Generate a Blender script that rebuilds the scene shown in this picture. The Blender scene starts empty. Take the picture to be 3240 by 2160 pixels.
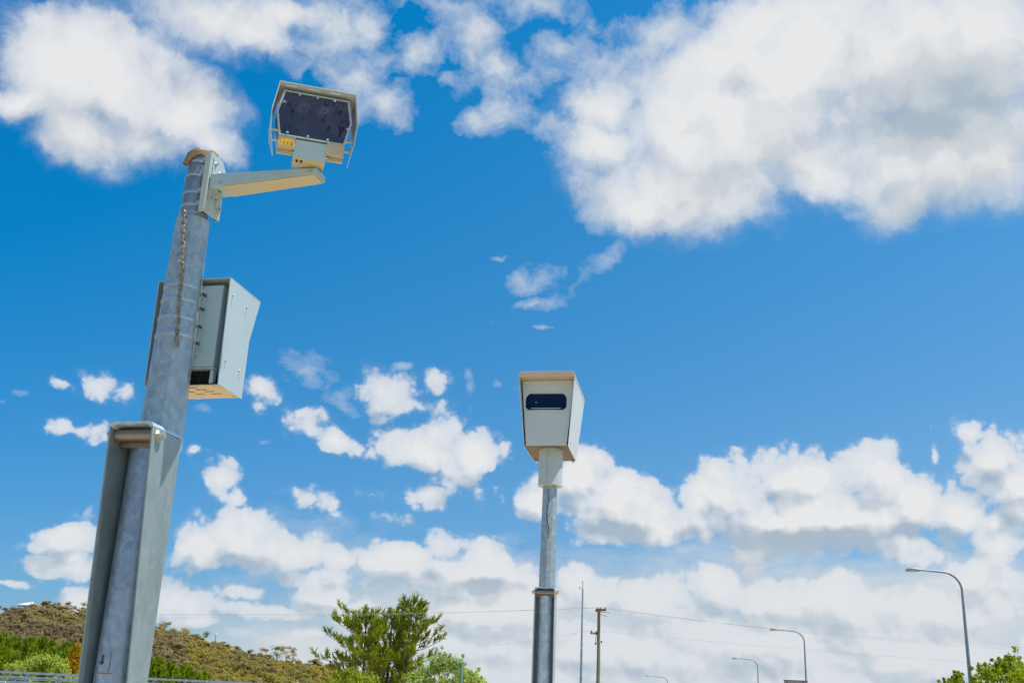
import bpy, bmesh, math, random
from math import radians as R, sin, cos, pi
from mathutils import Vector, Matrix, Euler

scene = bpy.context.scene
COL = scene.collection
V = Vector

# ------------------------------------------------------------------ camera
EYE = V((0, 0, 1.6))
PITCH, ROLL, FPX = R(19.0), R(2.5), 3430.0
_f = V((0, cos(PITCH), sin(PITCH)))
_r0 = V((1, 0, 0)); _u0 = V((0, -sin(PITCH), cos(PITCH)))
_r = _r0 * cos(ROLL) + _u0 * sin(ROLL)
_u = -_r0 * sin(ROLL) + _u0 * cos(ROLL)
cam = bpy.data.cameras.new('camera')
cam.sensor_width = 36.0
cam.lens = 36.0 * FPX / 3240.0
cam.clip_start = 0.05
cam.clip_end = 6000
cam_o = bpy.data.objects.new('camera', cam)
COL.objects.link(cam_o)
m = Matrix((_r, _u, -_f)).transposed().to_4x4()
m.translation = EYE
cam_o.matrix_world = m
scene.camera = cam_o

def ray(px, py):
    """Direction of a survey sight line (photo pixels of the 3240 wide picture)."""
    return (_f * FPX + _r * (px - 1620) - _u * (py - 1080)).normalized()

def at(px, py, dist):
    """Point on that sight line at a horizontal distance of dist metres."""
    d = ray(px, py)
    return EYE + d * (dist / math.hypot(d.x, d.y))

def azel(px, py):
    d = ray(px, py)
    return math.atan2(d.x, d.y), math.asin(d.z)

# ------------------------------------------------------------------ exposure, sun, sky
scene.view_settings.view_transform = 'Standard'
scene.view_settings.look = 'None'
scene.view_settings.exposure = 0.0
scene.view_settings.gamma = 1.0
scene.cycles.use_adaptive_sampling = True
scene.cycles.adaptive_threshold = 0.02
scene.cycles.adaptive_min_samples = 24
scene.cycles.max_bounces = 6
scene.cycles.diffuse_bounces = 3
scene.cycles.glossy_bounces = 3
scene.cycles.transparent_max_bounces = 6

SUN_EL, SUN_AZ = R(64), R(105)
sun = bpy.data.lights.new('sun', 'SUN')
sun.energy = 4.9
sun.angle = R(0.5)
sun.color = (1.0, 0.95, 0.87)
sun_o = bpy.data.objects.new('sun', sun)
COL.objects.link(sun_o)
SUN_DIR = V((cos(SUN_EL) * sin(SUN_AZ), cos(SUN_EL) * cos(SUN_AZ), sin(SUN_EL)))
sun_o.rotation_euler = SUN_DIR.to_track_quat('Z', 'Y').to_euler()
sun_o.location = (0, 0, 50)

world = bpy.data.worlds.new('World')
scene.world = world
world.use_nodes = True

class G:
    """small helper to write node graphs as expressions"""
    def __init__(s, tree):
        s.t = tree; s.n = tree.nodes; s.l = tree.links
    def put(s, sock, v):
        if v is None: return
        if hasattr(v, 'is_linked') or hasattr(v, 'links'):
            s.l.new(v, sock)
        else:
            try: sock.default_value = v
            except Exception:
                sock.default_value = (v, v, v) if len(sock.default_value) == 3 else (v, v, v, 1)
    def m(s, op, a, b=None, c=None, clamp=False):
        n = s.n.new('ShaderNodeMath'); n.operation = op; n.use_clamp = clamp
        s.put(n.inputs[0], a); s.put(n.inputs[1], b); s.put(n.inputs[2], c)
        return n.outputs[0]
    def v(s, op, a, b=None, sc=None):
        n = s.n.new('ShaderNodeVectorMath'); n.operation = op
        s.put(n.inputs[0], a); s.put(n.inputs[1], b)
        if sc is not None: s.put(n.inputs['Scale'], sc)
        return n.outputs['Value'] if op in ('LENGTH', 'DOT_PRODUCT', 'DISTANCE') else n.outputs[0]
    def noise(s, vec, scale, detail=4, rough=0.5, dist=0.0, lac=2.0, out='Fac'):
        n = s.n.new('ShaderNodeTexNoise')
        s.put(n.inputs['Vector'], vec)
        n.inputs['Scale'].default_value = scale; n.inputs['Detail'].default_value = detail
        n.inputs['Roughness'].default_value = rough; n.inputs['Distortion'].default_value = dist
        n.inputs['Lacunarity'].default_value = lac
        return n.outputs[out]
    def ramp(s, f, stops, interp='LINEAR'):
        n = s.n.new('ShaderNodeValToRGB'); n.color_ramp.interpolation = interp
        e = n.color_ramp.elements
        while len(e) < len(stops): e.new(0.5)
        for q, (p, c) in zip(e, stops):
            q.position = p; q.color = (*c, 1) if len(c) == 3 else c
        s.put(n.inputs[0], f)
        return n.outputs[0]
    def mix(s, f, a, b, mode='MIX'):
        n = s.n.new('ShaderNodeMix'); n.data_type = 'RGBA'; n.blend_type = mode
        s.put(n.inputs[0], f)
        for k, x in ((6, a), (7, b)):
            if isinstance(x, tuple) and len(x) == 3: x = (*x, 1)
            s.put(n.inputs[k], x)
        return n.outputs[2]
    def mapr(s, x, a, b, c=0.0, d=1.0, smooth=False):
        n = s.n.new('ShaderNodeMapRange'); n.clamp = True
        if smooth: n.interpolation_type = 'SMOOTHSTEP'
        for k, w in enumerate((x, a, b, c, d)): s.put(n.inputs[k], w)
        return n.outputs[0]
    def sep(s, vec):
        n = s.n.new('ShaderNodeSeparateXYZ'); s.put(n.inputs[0], vec); return n.outputs
    def comb(s, x=0.0, y=0.0, z=0.0):
        n = s.n.new('ShaderNodeCombineXYZ')
        s.put(n.inputs[0], x); s.put(n.inputs[1], y); s.put(n.inputs[2], z); return n.outputs[0]
    def mapping(s, vec, loc=(0, 0, 0), rot=(0, 0, 0), scale=(1, 1, 1), kind='POINT'):
        n = s.n.new('ShaderNodeMapping'); n.vector_type = kind
        s.put(n.inputs['Vector'], vec)
        n.inputs['Location'].default_value = loc; n.inputs['Rotation'].default_value = rot
        n.inputs['Scale'].default_value = scale
        return n.outputs[0]

# cloud banks of this sky: centre, half width, half height, tilt (degrees) and thickness,
# surveyed on the picture (2352 wide) and stored as azimuth / elevation
CUMULUS = [
 # upper left
 (250,180,215,125,25,1),(125,140,105,85,0,1),(430,270,125,95,35,1),(185,310,115,80,25,1),(45,225,85,45,0,.9),(485,330,75,55,20,1),(330,330,120,50,10,.85),
 # top, left of centre
 (470,30,170,70,10,.85),(575,70,110,65,20,.9),(650,25,90,45,0,.7),
 # big one top right
 (1410,250,95,85,0,1),(1390,330,95,70,10,1),(1560,420,190,105,0,1),(1470,475,100,60,0,1),(1690,430,150,85,-15,1),(1640,300,270,170,0,1.1),
 (1830,150,260,170,-20,1.1),(2100,140,310,210,0,1.2),(2150,320,250,140,0,1.2),(2260,370,150,75,-10,1),(2080,450,100,60,-25,.95),(1860,360,120,85,0,1),
 (1650,160,140,100,-20,.95),(1740,50,120,80,-30,1),
 # left, small
 (225,880,60,34,30,.85),(290,905,42,36,0,.85),(150,870,50,14,15,.7),(180,985,95,24,10,.8),(225,985,48,32,0,.85),
 (595,895,40,32,10,.8),(590,935,26,22,0,.62),
 # centre
 (890,895,68,48,25,.95),(850,880,32,30,0,.95),(940,930,55,22,15,.85),(885,955,40,26,0,.62),(995,880,36,30,0,.75),
 (710,975,58,40,20,1),(770,1010,62,24,30,1),(690,950,30,22,0,.9),
 (1010,1005,48,48,0,1),(975,1040,98,38,15,1),(925,1035,50,34,0,1),(1095,1050,70,38,0,1),(1060,1095,80,42,15,.9),(985,1140,75,24,0,.95),(1105,1120,66,26,0,.85),(1140,1112,36,16,0,.8),
 (505,1110,56,38,25,.95),(550,1140,30,22,0,.85),(460,1035,34,14,5,.75),(690,1145,72,26,20,.85),(640,1135,36,12,0,.7),(770,1192,28,10,10,.65),(842,1135,46,15,8,.85),(895,1197,48,18,5,.75),
 # left
 (160,1228,90,30,-3,.95),(185,1212,50,25,0,.95),(150,1298,88,22,3,.95),(160,1280,40,18,0,.9),(20,1337,48,9,2,.75),(195,1362,70,24,-5,.85),(-20,1398,50,9,0,.6),
 # bank behind the tall pole
 (560,1250,112,58,5,1),(590,1218,48,36,0,1),(465,1262,75,40,0,1),(680,1268,72,36,15,1),(415,1265,40,40,0,.9),(510,1290,70,22,0,.8),
 (1015,1262,46,34,0,1.05),(930,1288,88,34,0,1),(1120,1290,66,34,5,1),(1060,1320,170,34,3,1),(1180,1328,34,18,10,1),(850,1298,60,22,20,1),(790,1288,60,20,12,.95),
 (410,1385,75,44,0,.95),(440,1428,66,14,0,.9),(555,1357,78,18,5,.9),(600,1400,92,22,3,1),(750,1335,110,26,5,.9),(760,1372,110,24,0,.9),(830,1400,70,28,0,.95),(715,1445,52,14,0,.85),
 # behind the camera on the thin pole
 (1378,1058,30,38,-50,.95),(1330,1090,62,52,0,1.05),(1245,1145,46,40,10,1),(1400,1150,100,62,10,1.05),(1475,1162,82,52,15,1.05),(1500,1215,76,34,10,1),(1400,1212,96,34,8,.9),
 # large one on the right
 (1850,1105,135,60,0,1.05),(1700,1135,120,66,0,1.05),(2015,1100,84,56,0,1.05),(2100,1155,90,54,15,1),(1850,1195,290,58,0,1.15),(2200,1180,74,40,15,.95),(2285,1212,56,26,10,.85),(1600,1160,54,44,0,.95),
 (2295,1050,80,62,10,1),(2235,1000,40,36,0,1),(2335,1010,48,40,0,1),(2330,1120,66,62,15,1),(2143,1047,19,21,0,.75),
 (1720,1272,44,36,0,.8),(2080,1268,140,44,5,.85),(2300,1265,76,48,0,.85),(2240,1330,120,42,0,.9),
 # low banks along the right and centre
 (1330,1345,50,38,0,.95),(1470,1385,140,48,5,.95),(1640,1350,70,46,0,.95),(1760,1385,130,52,5,.95),(1930,1385,120,52,8,.95),(2200,1400,170,56,0,.9),
 (1150,1400,220,40,3,1),(1050,1470,190,44,0,.9),(1400,1480,260,60,0,.95),(1750,1480,260,70,3,.95),(2150,1500,280,60,3,.95),(1250,1555,320,36,0,.9),(1850,1570,420,46,0,.9),(1100,1540,150,30,0,.8),
]
THIN = [
 (90,50,95,34,-20,.75),(40,90,50,60,0,.6),(300,60,120,40,30,.7),
 (760,90,75,95,-20,.9),(830,170,95,75,35,.95),(890,225,55,60,0,1),(950,120,70,70,20,.75),(700,150,60,50,0,.6),(850,60,90,60,0,.8),(1030,180,50,50,0,.7),
 (1040,25,90,40,10,.85),(1085,90,75,70,45,.95),(1150,160,75,50,40,.95),(1210,30,130,45,5,.8),(1280,110,80,55,-10,.75),(1190,190,60,30,0,.8),
 (1160,275,55,46,0,.75),(1085,285,40,30,0,.65),(1250,310,55,46,0,.8),(1330,230,50,60,0,.7),
 (1390,125,95,48,-15,.9),(1500,90,110,60,-20,.95),(1560,150,120,60,0,.95),(1620,25,60,25,-20,.7),(1540,20,60,20,0,.55),
 (1360,480,60,50,0,.55),(1960,480,60,40,0,.6),
 (1250,640,70,32,-5,.62),(1345,635,100,26,-35,.56),(1230,695,66,12,0,.75),(1140,585,34,8,10,.5),(1240,745,50,8,0,.45),(1125,732,20,8,0,.4),
 (650,835,115,40,10,.68),(590,800,60,40,0,.5),(1075,895,16,34,0,.75),(1080,940,14,20,0,.5),(925,840,28,12,0,.7),(1143,885,18,13,0,.75),(1185,905,12,12,0,.6),(770,900,50,40,20,.5),(790,930,60,30,20,.5),(1000,930,40,14,0,.55),
 (40,890,30,16,0,.45),(0,915,14,12,0,.6),(205,1180,22,9,-55,.65),(60,1250,40,16,0,.55),(0,1280,20,14,0,.5),(480,935,40,14,10,.55),(605,1015,24,10,0,.5),(1000,1220,20,12,0,.55),(585,1110,25,20,0,.5),
 (560,1452,34,13,5,.75),(625,1466,28,8,12,.6),(1890,971,15,8,0,.55),(2137,985,8,18,20,.55),(2150,1090,10,18,0,.3),
 (1560,1265,60,14,0,.4),(1700,1310,60,20,0,.5),(1900,1330,200,26,0,.45),(1180,1055,16,7,0,.5),(350,1240,60,20,0,.4),
]
GREY = [
 (2160,300,260,90,10,.9),(2200,180,300,190,0,.75),(2270,350,160,90,0,.5),(1620,285,90,45,0,.35),(1520,400,90,50,0,.2),(1680,420,110,40,0,.3),(250,265,120,40,12,.6),(330,320,90,35,10,.45),(540,70,150,60,10,.35),(1960,120,120,80,0,.4),
 (1840,1230,270,30,0,1.15),(1430,1222,120,26,8,.9),(1740,1215,120,24,0,.5),(1090,1340,170,20,3,1.2),(1000,1350,160,14,2,.5),(560,1285,120,20,3,.9),(2050,1270,160,24,3,.45),(1790,1132,60,24,0,.25),
 (1700,1415,180,18,3,.6),(1880,1425,170,22,3,.8),(1500,1425,180,16,3,.5),(2020,1500,190,18,3,.75),(1250,1440,200,14,2,.5),(1750,1510,180,16,3,.6),(2200,1450,150,22,3,.6),(1450,1500,150,14,3,.5),(1100,1500,140,14,2,.4),(2250,1555,160,14,0,.5),
 (430,1405,70,14,0,.35),(760,1385,110,10,0,.4),(1400,1175,60,26,0,.15),(1850,1160,200,24,0,.15),
]

def cloud_group(name, lists):
    t = bpy.data.node_groups.new(name, 'ShaderNodeTree')
    t.interface.new_socket('Vector', in_out='INPUT', socket_type='NodeSocketVector')
    gi = t.nodes.new('NodeGroupInput'); go = t.nodes.new('NodeGroupOutput')
    g = G(t)
    for nm, items, edge, smooth in lists:
        t.interface.new_socket(nm, in_out='OUTPUT', socket_type='NodeSocketFloat')
        acc = None
        for cx, cy, rx, ry, rot, w in items:
            k = 3240 / 2352
            if nm == 'cumulus' and cy > 1000: ry = ry * 1.22; w = w * 1.06
            if nm == 'grey' and cy > 1390: w = w * .6
            if nm == 'thin' and rx * ry < 700: w = w * .72
            if nm == 'cumulus' and rx * ry < 3200: w = w * (.78 if cx < 1150 and cy < 1240 else .95)
            c, s_ = cos(R(rot)), sin(R(rot))
            u0, v0 = azel(cx * k, cy * k)
            e = [azel((cx + a * c) * k, (cy + a * s_) * k) for a in (rx, -rx)]
            h = [azel((cx + a * s_) * k, (cy - a * c) * k) for a in (ry, -ry)]
            ru = math.hypot(e[0][0] - e[1][0], e[0][1] - e[1][1]) / 2
            rv = math.hypot(h[0][0] - h[1][0], h[0][1] - h[1][1]) / 2
            ang = math.atan2(e[0][1] - e[1][1], e[0][0] - e[1][0])
            mp = g.mapping(gi.outputs[0], (u0, v0, 0), (0, 0, ang), (ru / edge, rv / edge, 1), 'TEXTURE')
            gr = t.nodes.new('ShaderNodeTexGradient'); gr.gradient_type = 'SPHERICAL'
            t.links.new(mp, gr.inputs[0])
            f = gr.outputs['Fac']
            if abs(w - 1) > 1e-3: f = g.m('MULTIPLY', f, float(w))
            acc = f if acc is None else g.m('SMOOTH_MAX', acc, f, smooth)
        acc = g.m('MULTIPLY', g.m('MAXIMUM', g.m('SUBTRACT', acc, smooth * .85), 0.0), 1 / (1 - smooth * .85))
        t.links.new(acc, go.inputs[nm])
    return t

grp_cover = cloud_group('cloud_cover', [('cumulus', CUMULUS, .55, .12), ('thin', THIN, .52, .12), ('grey', GREY, .75, .12)])
grp_above = cloud_group('cloud_above', [('cumulus', [b for b in CUMULUS if b[2] * b[3] > 1100], .55, .12)])

def build_sky():
    t = world.node_tree; g = G(t)
    for n in list(t.nodes): t.nodes.remove(n)
    out = t.nodes.new('ShaderNodeOutputWorld'); bg = t.nodes.new('ShaderNodeBackground')
    t.links.new(bg.outputs[0], out.inputs[0])
    bg.inputs['Strength'].default_value = 0.1
    sky = t.nodes.new('ShaderNodeTexSky'); sky.sky_type = 'NISHITA'; sky.sun_disc = False
    sky.sun_elevation = SUN_EL; sky.sun_rotation = SUN_AZ
    sky.altitude = 50; sky.air_density = 1.0; sky.dust_density = 0.15; sky.ozone_density = 3.0
    tc = t.nodes.new('ShaderNodeTexCoord')
    d = g.sep(tc.outputs['Generated'])
    g.l.new(g.comb(d[0], d[1], g.m('MAXIMUM', d[2], .055)), sky.inputs['Vector'])
    az = g.m('ARCTAN2', d[0], d[1]); el = g.m('ARCSINE', d[2])
    P = g.comb(az, el, 0.0)
    # the air of the day: clear and deep blue overhead, deeper away from the sun
    elc = g.m('MINIMUM', g.m('MAXIMUM', el, 0.0), .75); azc = g.m('MINIMUM', g.m('MAXIMUM', az, -.6), .6)
    tint = g.v('ADD', (.80, .775, .925), g.v('SCALE', (-1.667, 1.201, 1.712), sc=elc))
    tint = g.v('ADD', tint, g.v('SCALE', (.578, .319, .096), sc=azc))
    tint = g.v('ADD', tint, g.v('SCALE', (.837, -.687, -.732), sc=g.m('MULTIPLY', elc, elc)))
    tint = g.v('MAXIMUM', tint, (.02, .3, .5))
    blue = g.v('MULTIPLY', sky.outputs[0], tint)
    hi = g.mapr(el, 0.22, 0.5, 0, 1, True)          # 0 low banks .. 1 clouds overhead
    # domain warp: big lazy curls plus cauliflower edges
    wc = g.noise(P, 8, 2, .5, out='Color')
    w2 = g.noise(P, 36, 4, .6, out='Color')
    w1 = g.v('SCALE', g.v('SUBTRACT', wc, (.5, .5, .5)), sc=g.m('MULTIPLY_ADD', hi, .012, .022))
    w2 = g.v('SCALE', g.v('SUBTRACT', w2, (.5, .5, .5)), sc=g.m('MULTIPLY_ADD', hi, .012, .010))
    Pw = g.v('ADD', P, g.v('ADD', w1, w2))
    Pw = g.v('MULTIPLY', Pw, (1, 1, 0))
    cov = t.nodes.new('ShaderNodeGroup'); cov.node_tree = grp_cover; t.links.new(Pw, cov.inputs[0])
    up = t.nodes.new('ShaderNodeGroup'); up.node_tree = grp_above
    off = g.comb(.008, g.m('MULTIPLY_ADD', hi, .03, .022), 0.0)
    t.links.new(g.v('ADD', Pw, off), up.inputs[0])
    def vor(vec, scale, det, rough=.55):
        n = t.nodes.new('ShaderNodeTexVoronoi'); n.voronoi_dimensions = '2D'; n.feature = 'F1'; n.normalize = False
        t.links.new(vec, n.inputs['Vector'])
        n.inputs['Scale'].default_value = scale; n.inputs['Detail'].default_value = det
        n.inputs['Roughness'].default_value = rough; n.inputs['Lacunarity'].default_value = 2.1
        return g.m('SUBTRACT', .62, n.outputs['Distance'])
    # heaped lumps low in the sky, curdled and torn cloud overhead
    fine = g.noise(Pw, 60, 5, .6)
    lumps = g.m('MULTIPLY_ADD', g.m('SUBTRACT', fine, .5), .35, g.m('MULTIPLY_ADD', vor(Pw, 21, 3), .58, .085))
    curd = g.m('MULTIPLY', g.m('SUBTRACT', g.noise(Pw, 12, 9, .585, .0), .5), 1.45)
    nz = g.m('MULTIPLY_ADD', g.m('SUBTRACT', curd, lumps), hi, lumps)
    off2 = g.comb(.004, g.m('MULTIPLY_ADD', hi, .012, .008), 0.0)
    Po = g.v('ADD', Pw, off2)
    def relief(vec):
        l = g.m('MULTIPLY', vor(vec, 21, 2, .5), .55); c = g.noise(vec, 12, 4, .55)
        return g.m('MULTIPLY_ADD', g.m('SUBTRACT', c, l), hi, l)
    s0 = relief(Pw); s1 = relief(Po)
    D = g.m('MULTIPLY_ADD', nz, g.mapr(cov.outputs['cumulus'], 0, .14), cov.outputs['cumulus'])
    Dn = g.mapr(D, .05, .75)
    r_lo = g.ramp(Dn, [(0, (0,) * 3), (.24, (.03,) * 3), (.36, (.30,) * 3), (.47, (.86,) * 3), (.58, (1,) * 3)])
    r_hi = g.ramp(Dn, [(0, (0,) * 3), (.18, (.08,) * 3), (.36, (.34,) * 3), (.58, (.82,) * 3), (.85, (1,) * 3)])
    a_c = g.m('MULTIPLY_ADD', g.m('SUBTRACT', g.sep(r_hi)[0], g.sep(r_lo)[0]), hi, g.sep(r_lo)[0])
    a_c = g.m('MULTIPLY', a_c, g.mapr(D, .3, .85, .7, 1))
    # thin torn cloud: soft fbm inside the envelopes
    fib = g.noise(g.mapping(Pw, rot=(0, 0, R(-40)), scale=(1, 1.5, 1)), 15, 9, .60, .1)
    T = g.m('MULTIPLY_ADD', g.m('MULTIPLY', g.m('SUBTRACT', fib, .5), g.mapr(cov.outputs['thin'], 0, .22)), 2.5, cov.outputs['thin'])
    a_t = g.m('MULTIPLY', g.mapr(T, .20, .98, 0, 1, False), .88)
    # pale stratus veil low over the horizon, thicker to the right
    vn = g.noise(g.v('MULTIPLY', Pw, (1, 2.6, 1)), 6, 7, .58, .1)
    vc = g.m('MULTIPLY', g.mapr(el, .20, .08, 0, 1, True), g.mapr(az, -.40, -.06, .05, 1, True))
    a_v = g.m('MULTIPLY', g.mapr(g.m('MULTIPLY_ADD', vc, .55, vn), .66, 1.0, 0, .92), g.mapr(vc, 0, .2))
    # generic fair weather cumulus for the rest of the sky, which the picture does not show
    n3 = g.noise(g.v('MULTIPLY', P, (1, 1.6, 1)), 4.2, 9, .55, .2)
    away = g.m('MAXIMUM', g.mapr(g.m('ABSOLUTE', az), .52, .75, 0, 1, True), g.mapr(el, .68, .9, 0, 1, True))
    a_g = g.m('MULTIPLY', g.mapr(n3, .52, .66, 0, .9, True), away)
    # light: thick cloud above the point shades it, thin fringes and tops stay bright
    thick = g.mapr(up.outputs[0], .3, 1.0, 0, 1, True)
    emb = g.m('MULTIPLY', g.m('SUBTRACT', s0, s1), g.m('MULTIPLY_ADD', hi, -.5, 2.0))
    depth = g.m('SUBTRACT', up.outputs[0], cov.outputs['cumulus'])
    sh = g.m('MULTIPLY_ADD', depth, g.m('MULTIPLY_ADD', hi, -.7, 1.35), g.m('MULTIPLY_ADD', thick, .20, .02))
    sh = g.m('SUBTRACT', sh, emb)
    sh = g.m('ADD', sh, g.m('MULTIPLY', cov.outputs['grey'], 1.0))
    sh = g.m('ADD', sh, g.m('MULTIPLY', g.m('SUBTRACT', g.noise(Pw, 15, 4, .5), .5), .5))
    sh = g.m('ADD', sh, .0, clamp=True)
    white = g.ramp(sh, [(0, (8.0, 8.1, 8.2)), (.22, (7.3, 7.5, 7.7)), (.5, (6.0, 6.45, 6.9)), (1, (4.1, 4.95, 5.8))], 'EASE')
    white = g.mix(g.mapr(el, .02, .17, .38, 0), white, (5.0, 6.0, 7.0))
    c1 = g.mix(a_v, blue, g.mix(g.mapr(vn, .4, .65), (5.4, 6.2, 7.0), (7.1, 7.35, 7.6)))
    c1 = g.mix(a_t, c1, (6.7, 7.2, 7.7))
    c1 = g.mix(a_g, c1, (7.3, 7.5, 7.7))
    c1 = g.mix(a_c, c1, white)
    t.links.new(c1, bg.inputs['Color'])
world.cycles.sampling_method = 'MANUAL'
world.cycles.sample_map_resolution = 512
build_sky()
# ------------------------------------------------------------------ mesh helpers
class MB:
    """collects shapes and links them as ONE mesh object"""
    def __init__(s, M=None):
        s.bm = bmesh.new(); s.M = M
    def _add(s, verts, faces, smooth=False):
        M = s.M
        vs = [s.bm.verts.new(M @ V(v) if M else V(v)) for v in verts]
        for f in faces:
            try:
                q = s.bm.faces.new([vs[i] for i in f]); q.smooth = smooth
            except ValueError: pass
        return vs
    def box(s, c, d, rot=None):
        x, y, z = d[0] / 2, d[1] / 2, d[2] / 2
        v = [V((i * x, j * y, k * z)) for i in (-1, 1) for j in (-1, 1) for k in (-1, 1)]
        if rot is not None: v = [rot @ q for q in v]
        v = [q + V(c) for q in v]
        s._add(v, [(0, 1, 3, 2), (4, 6, 7, 5), (0, 4, 5, 1), (2, 3, 7, 6), (0, 2, 6, 4), (1, 5, 7, 3)])
        return s
    def span(s, a, b):
        a, b = V(a), V(b)
        return s.box((a + b) / 2, [abs(q) for q in (b - a)])
    def prism(s, pts, ext, holes=None):
        """closed outline of 3-D points pushed along ext"""
        n = len(pts); ext = V(ext)
        v = [V(p) for p in pts] + [V(p) + ext for p in pts]
        s._add(v, [tuple(range(n))[::-1], tuple(range(n, 2 * n))] + [(i, (i + 1) % n, n + (i + 1) % n, n + i) for i in range(n)])
        return s
    def tube(s, path, rad, seg=16, cap=True, smooth=True, closed=False, up=(0, 0, 1)):
        P = [V(p) for p in path]; n = len(P)
        r = rad if hasattr(rad, '__len__') else [rad] * n
        verts = []; prev = None
        for i, p in enumerate(P):
            if closed: t = P[(i + 1) % n] - P[i - 1]
            else: t = P[min(i + 1, n - 1)] - P[max(i - 1, 0)]
            t.normalize()
            if prev is None:
                a = t.cross(V(up))
                if a.length < 1e-3: a = t.cross(V((1, 0, 0)))
            else:
                a = prev - t * prev.dot(t)
            a.normalize(); b = t.cross(a); prev = a
            for k in range(seg):
                th = 2 * pi * k / seg
                verts.append(p + (a * cos(th) + b * sin(th)) * r[i])
        f = []
        m = n if closed else n - 1
        for i in range(m):
            j = (i + 1) % n
            for k in range(seg):
                k2 = (k + 1) % seg
                f.append((i * seg + k, i * seg + k2, j * seg + k2, j * seg + k))
        s._add(verts, f, smooth)
        if cap and not closed:
            s._add(verts[:seg], [tuple(range(seg))[::-1]]); s._add(verts[-seg:], [tuple(range(seg))])
        return s
    def ring(s, c, ro, ri, h, seg=32, a0=0, a1=2 * pi):
        """flat band round a vertical axis"""
        full = abs(a1 - a0 - 2 * pi) < 1e-6
        n = seg if full else seg + 1
        v = []
        for i in range(n):
            t = a0 + (a1 - a0) * i / seg
            for r, z in ((ro, -h / 2), (ro, h / 2), (ri, h / 2), (ri, -h / 2)):
                v.append(V(c) + V((r * cos(t), r * sin(t), z)))
        f = []
        for i in range(seg):
            j = (i + 1) % n
            for k in range(4): f.append((i * 4 + k, j * 4 + k, j * 4 + (k + 1) % 4, i * 4 + (k + 1) % 4))
        if not full: f += [(0, 1, 2, 3), tuple(range((n - 1) * 4, n * 4))[::-1]]
        s._add(v, f); return s
    def ball(s, c, r, seg=10, rings=6, sc=(1, 1, 1)):
        v = []; f = []
        for i in range(rings + 1):
            ph = pi * i / rings
            for k in range(seg):
                th = 2 * pi * k / seg
                v.append(V(c) + V((r * sc[0] * sin(ph) * cos(th), r * sc[1] * sin(ph) * sin(th), r * sc[2] * cos(ph))))
        for i in range(rings):
            for k in range(seg):
                f.append((i * seg + k, (i + 1) * seg + k, (i + 1) * seg + (k + 1) % seg, i * seg + (k + 1) % seg))
        s._add(v, f, True); bmesh.ops.remove_doubles(s.bm, verts=s.bm.verts[-len(v):], dist=1e-5) if False else None
        return s
    def bolt(s, c, axis, r=.012, h=.012):
        axis = V(axis).normalized(); c = V(c)
        s.tube([c - axis * .002, c + axis * .003], r * 1.35, 14, smooth=False)
        s.tube([c + axis * .003, c + axis * h], r, 6, smooth=False)
        s.tube([c + axis * h, c + axis * (h + .006)], r * .55, 8, smooth=False)
        return s
    def obj(s, name, mat, parent=None, bevel=0, seg=2, smooth_angle=None):
        bmesh.ops.recalc_face_normals(s.bm, faces=s.bm.faces[:])
        me = bpy.data.meshes.new(name); s.bm.to_mesh(me); s.bm.free()
        me.materials.append(mat)
        o = bpy.data.objects.new(name, me); COL.objects.link(o)
        if parent: o.parent = parent
        if bevel:
            b = o.modifiers.new('bevel', 'BEVEL'); b.width = bevel; b.segments = seg; b.limit_method = 'ANGLE'; b.angle_limit = R(40)
            b.harden_normals = False
        return o

def raw(name, verts, faces, mat, parent=None, smooth=False):
    me = bpy.data.meshes.new(name); me.from_pydata(verts, [], faces); me.materials.append(mat)
    if smooth: me.polygons.foreach_set('use_smooth', [True] * len(me.polygons))
    o = bpy.data.objects.new(name, me); COL.objects.link(o)
    if parent: o.parent = parent
    return o

def tag(o, label, cat, group=None):
    o['label'] = label; o['category'] = cat
    if group: o['group'] = group
    return o

def thing(name, label, cat, loc=(0, 0, 0), rz=0.0, group=None):
    o = bpy.data.objects.new(name, None); COL.objects.link(o)
    o.empty_display_size = .3
    o.location = loc; o.rotation_euler = (0, 0, rz)
    return tag(o, label, cat, group)

def kind(o, k):
    o['kind'] = k; return o

def copy_tree(o, parent=None):
    c = o.copy(); COL.objects.link(c)
    c.parent = parent
    for ch in o.children: copy_tree(ch, c)
    return c

# ------------------------------------------------------------------ materials
def mat(name, build):
    m = bpy.data.materials.new(name); m.use_nodes = True
    t = m.node_tree; g = G(t); b = t.nodes['Principled BSDF']
    build(g, b, t); return m

def P(g): return g.t.nodes.new('ShaderNodeTexCoord').outputs['Object']

def bump(g, b, h, strength=.2, dist=.01):
    n = g.n.new('ShaderNodeBump'); n.inputs['Strength'].default_value = strength; n.inputs['Distance'].default_value = dist
    g.l.new(h, n.inputs['Height']); g.l.new(n.outputs[0], b.inputs['Normal'])

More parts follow.
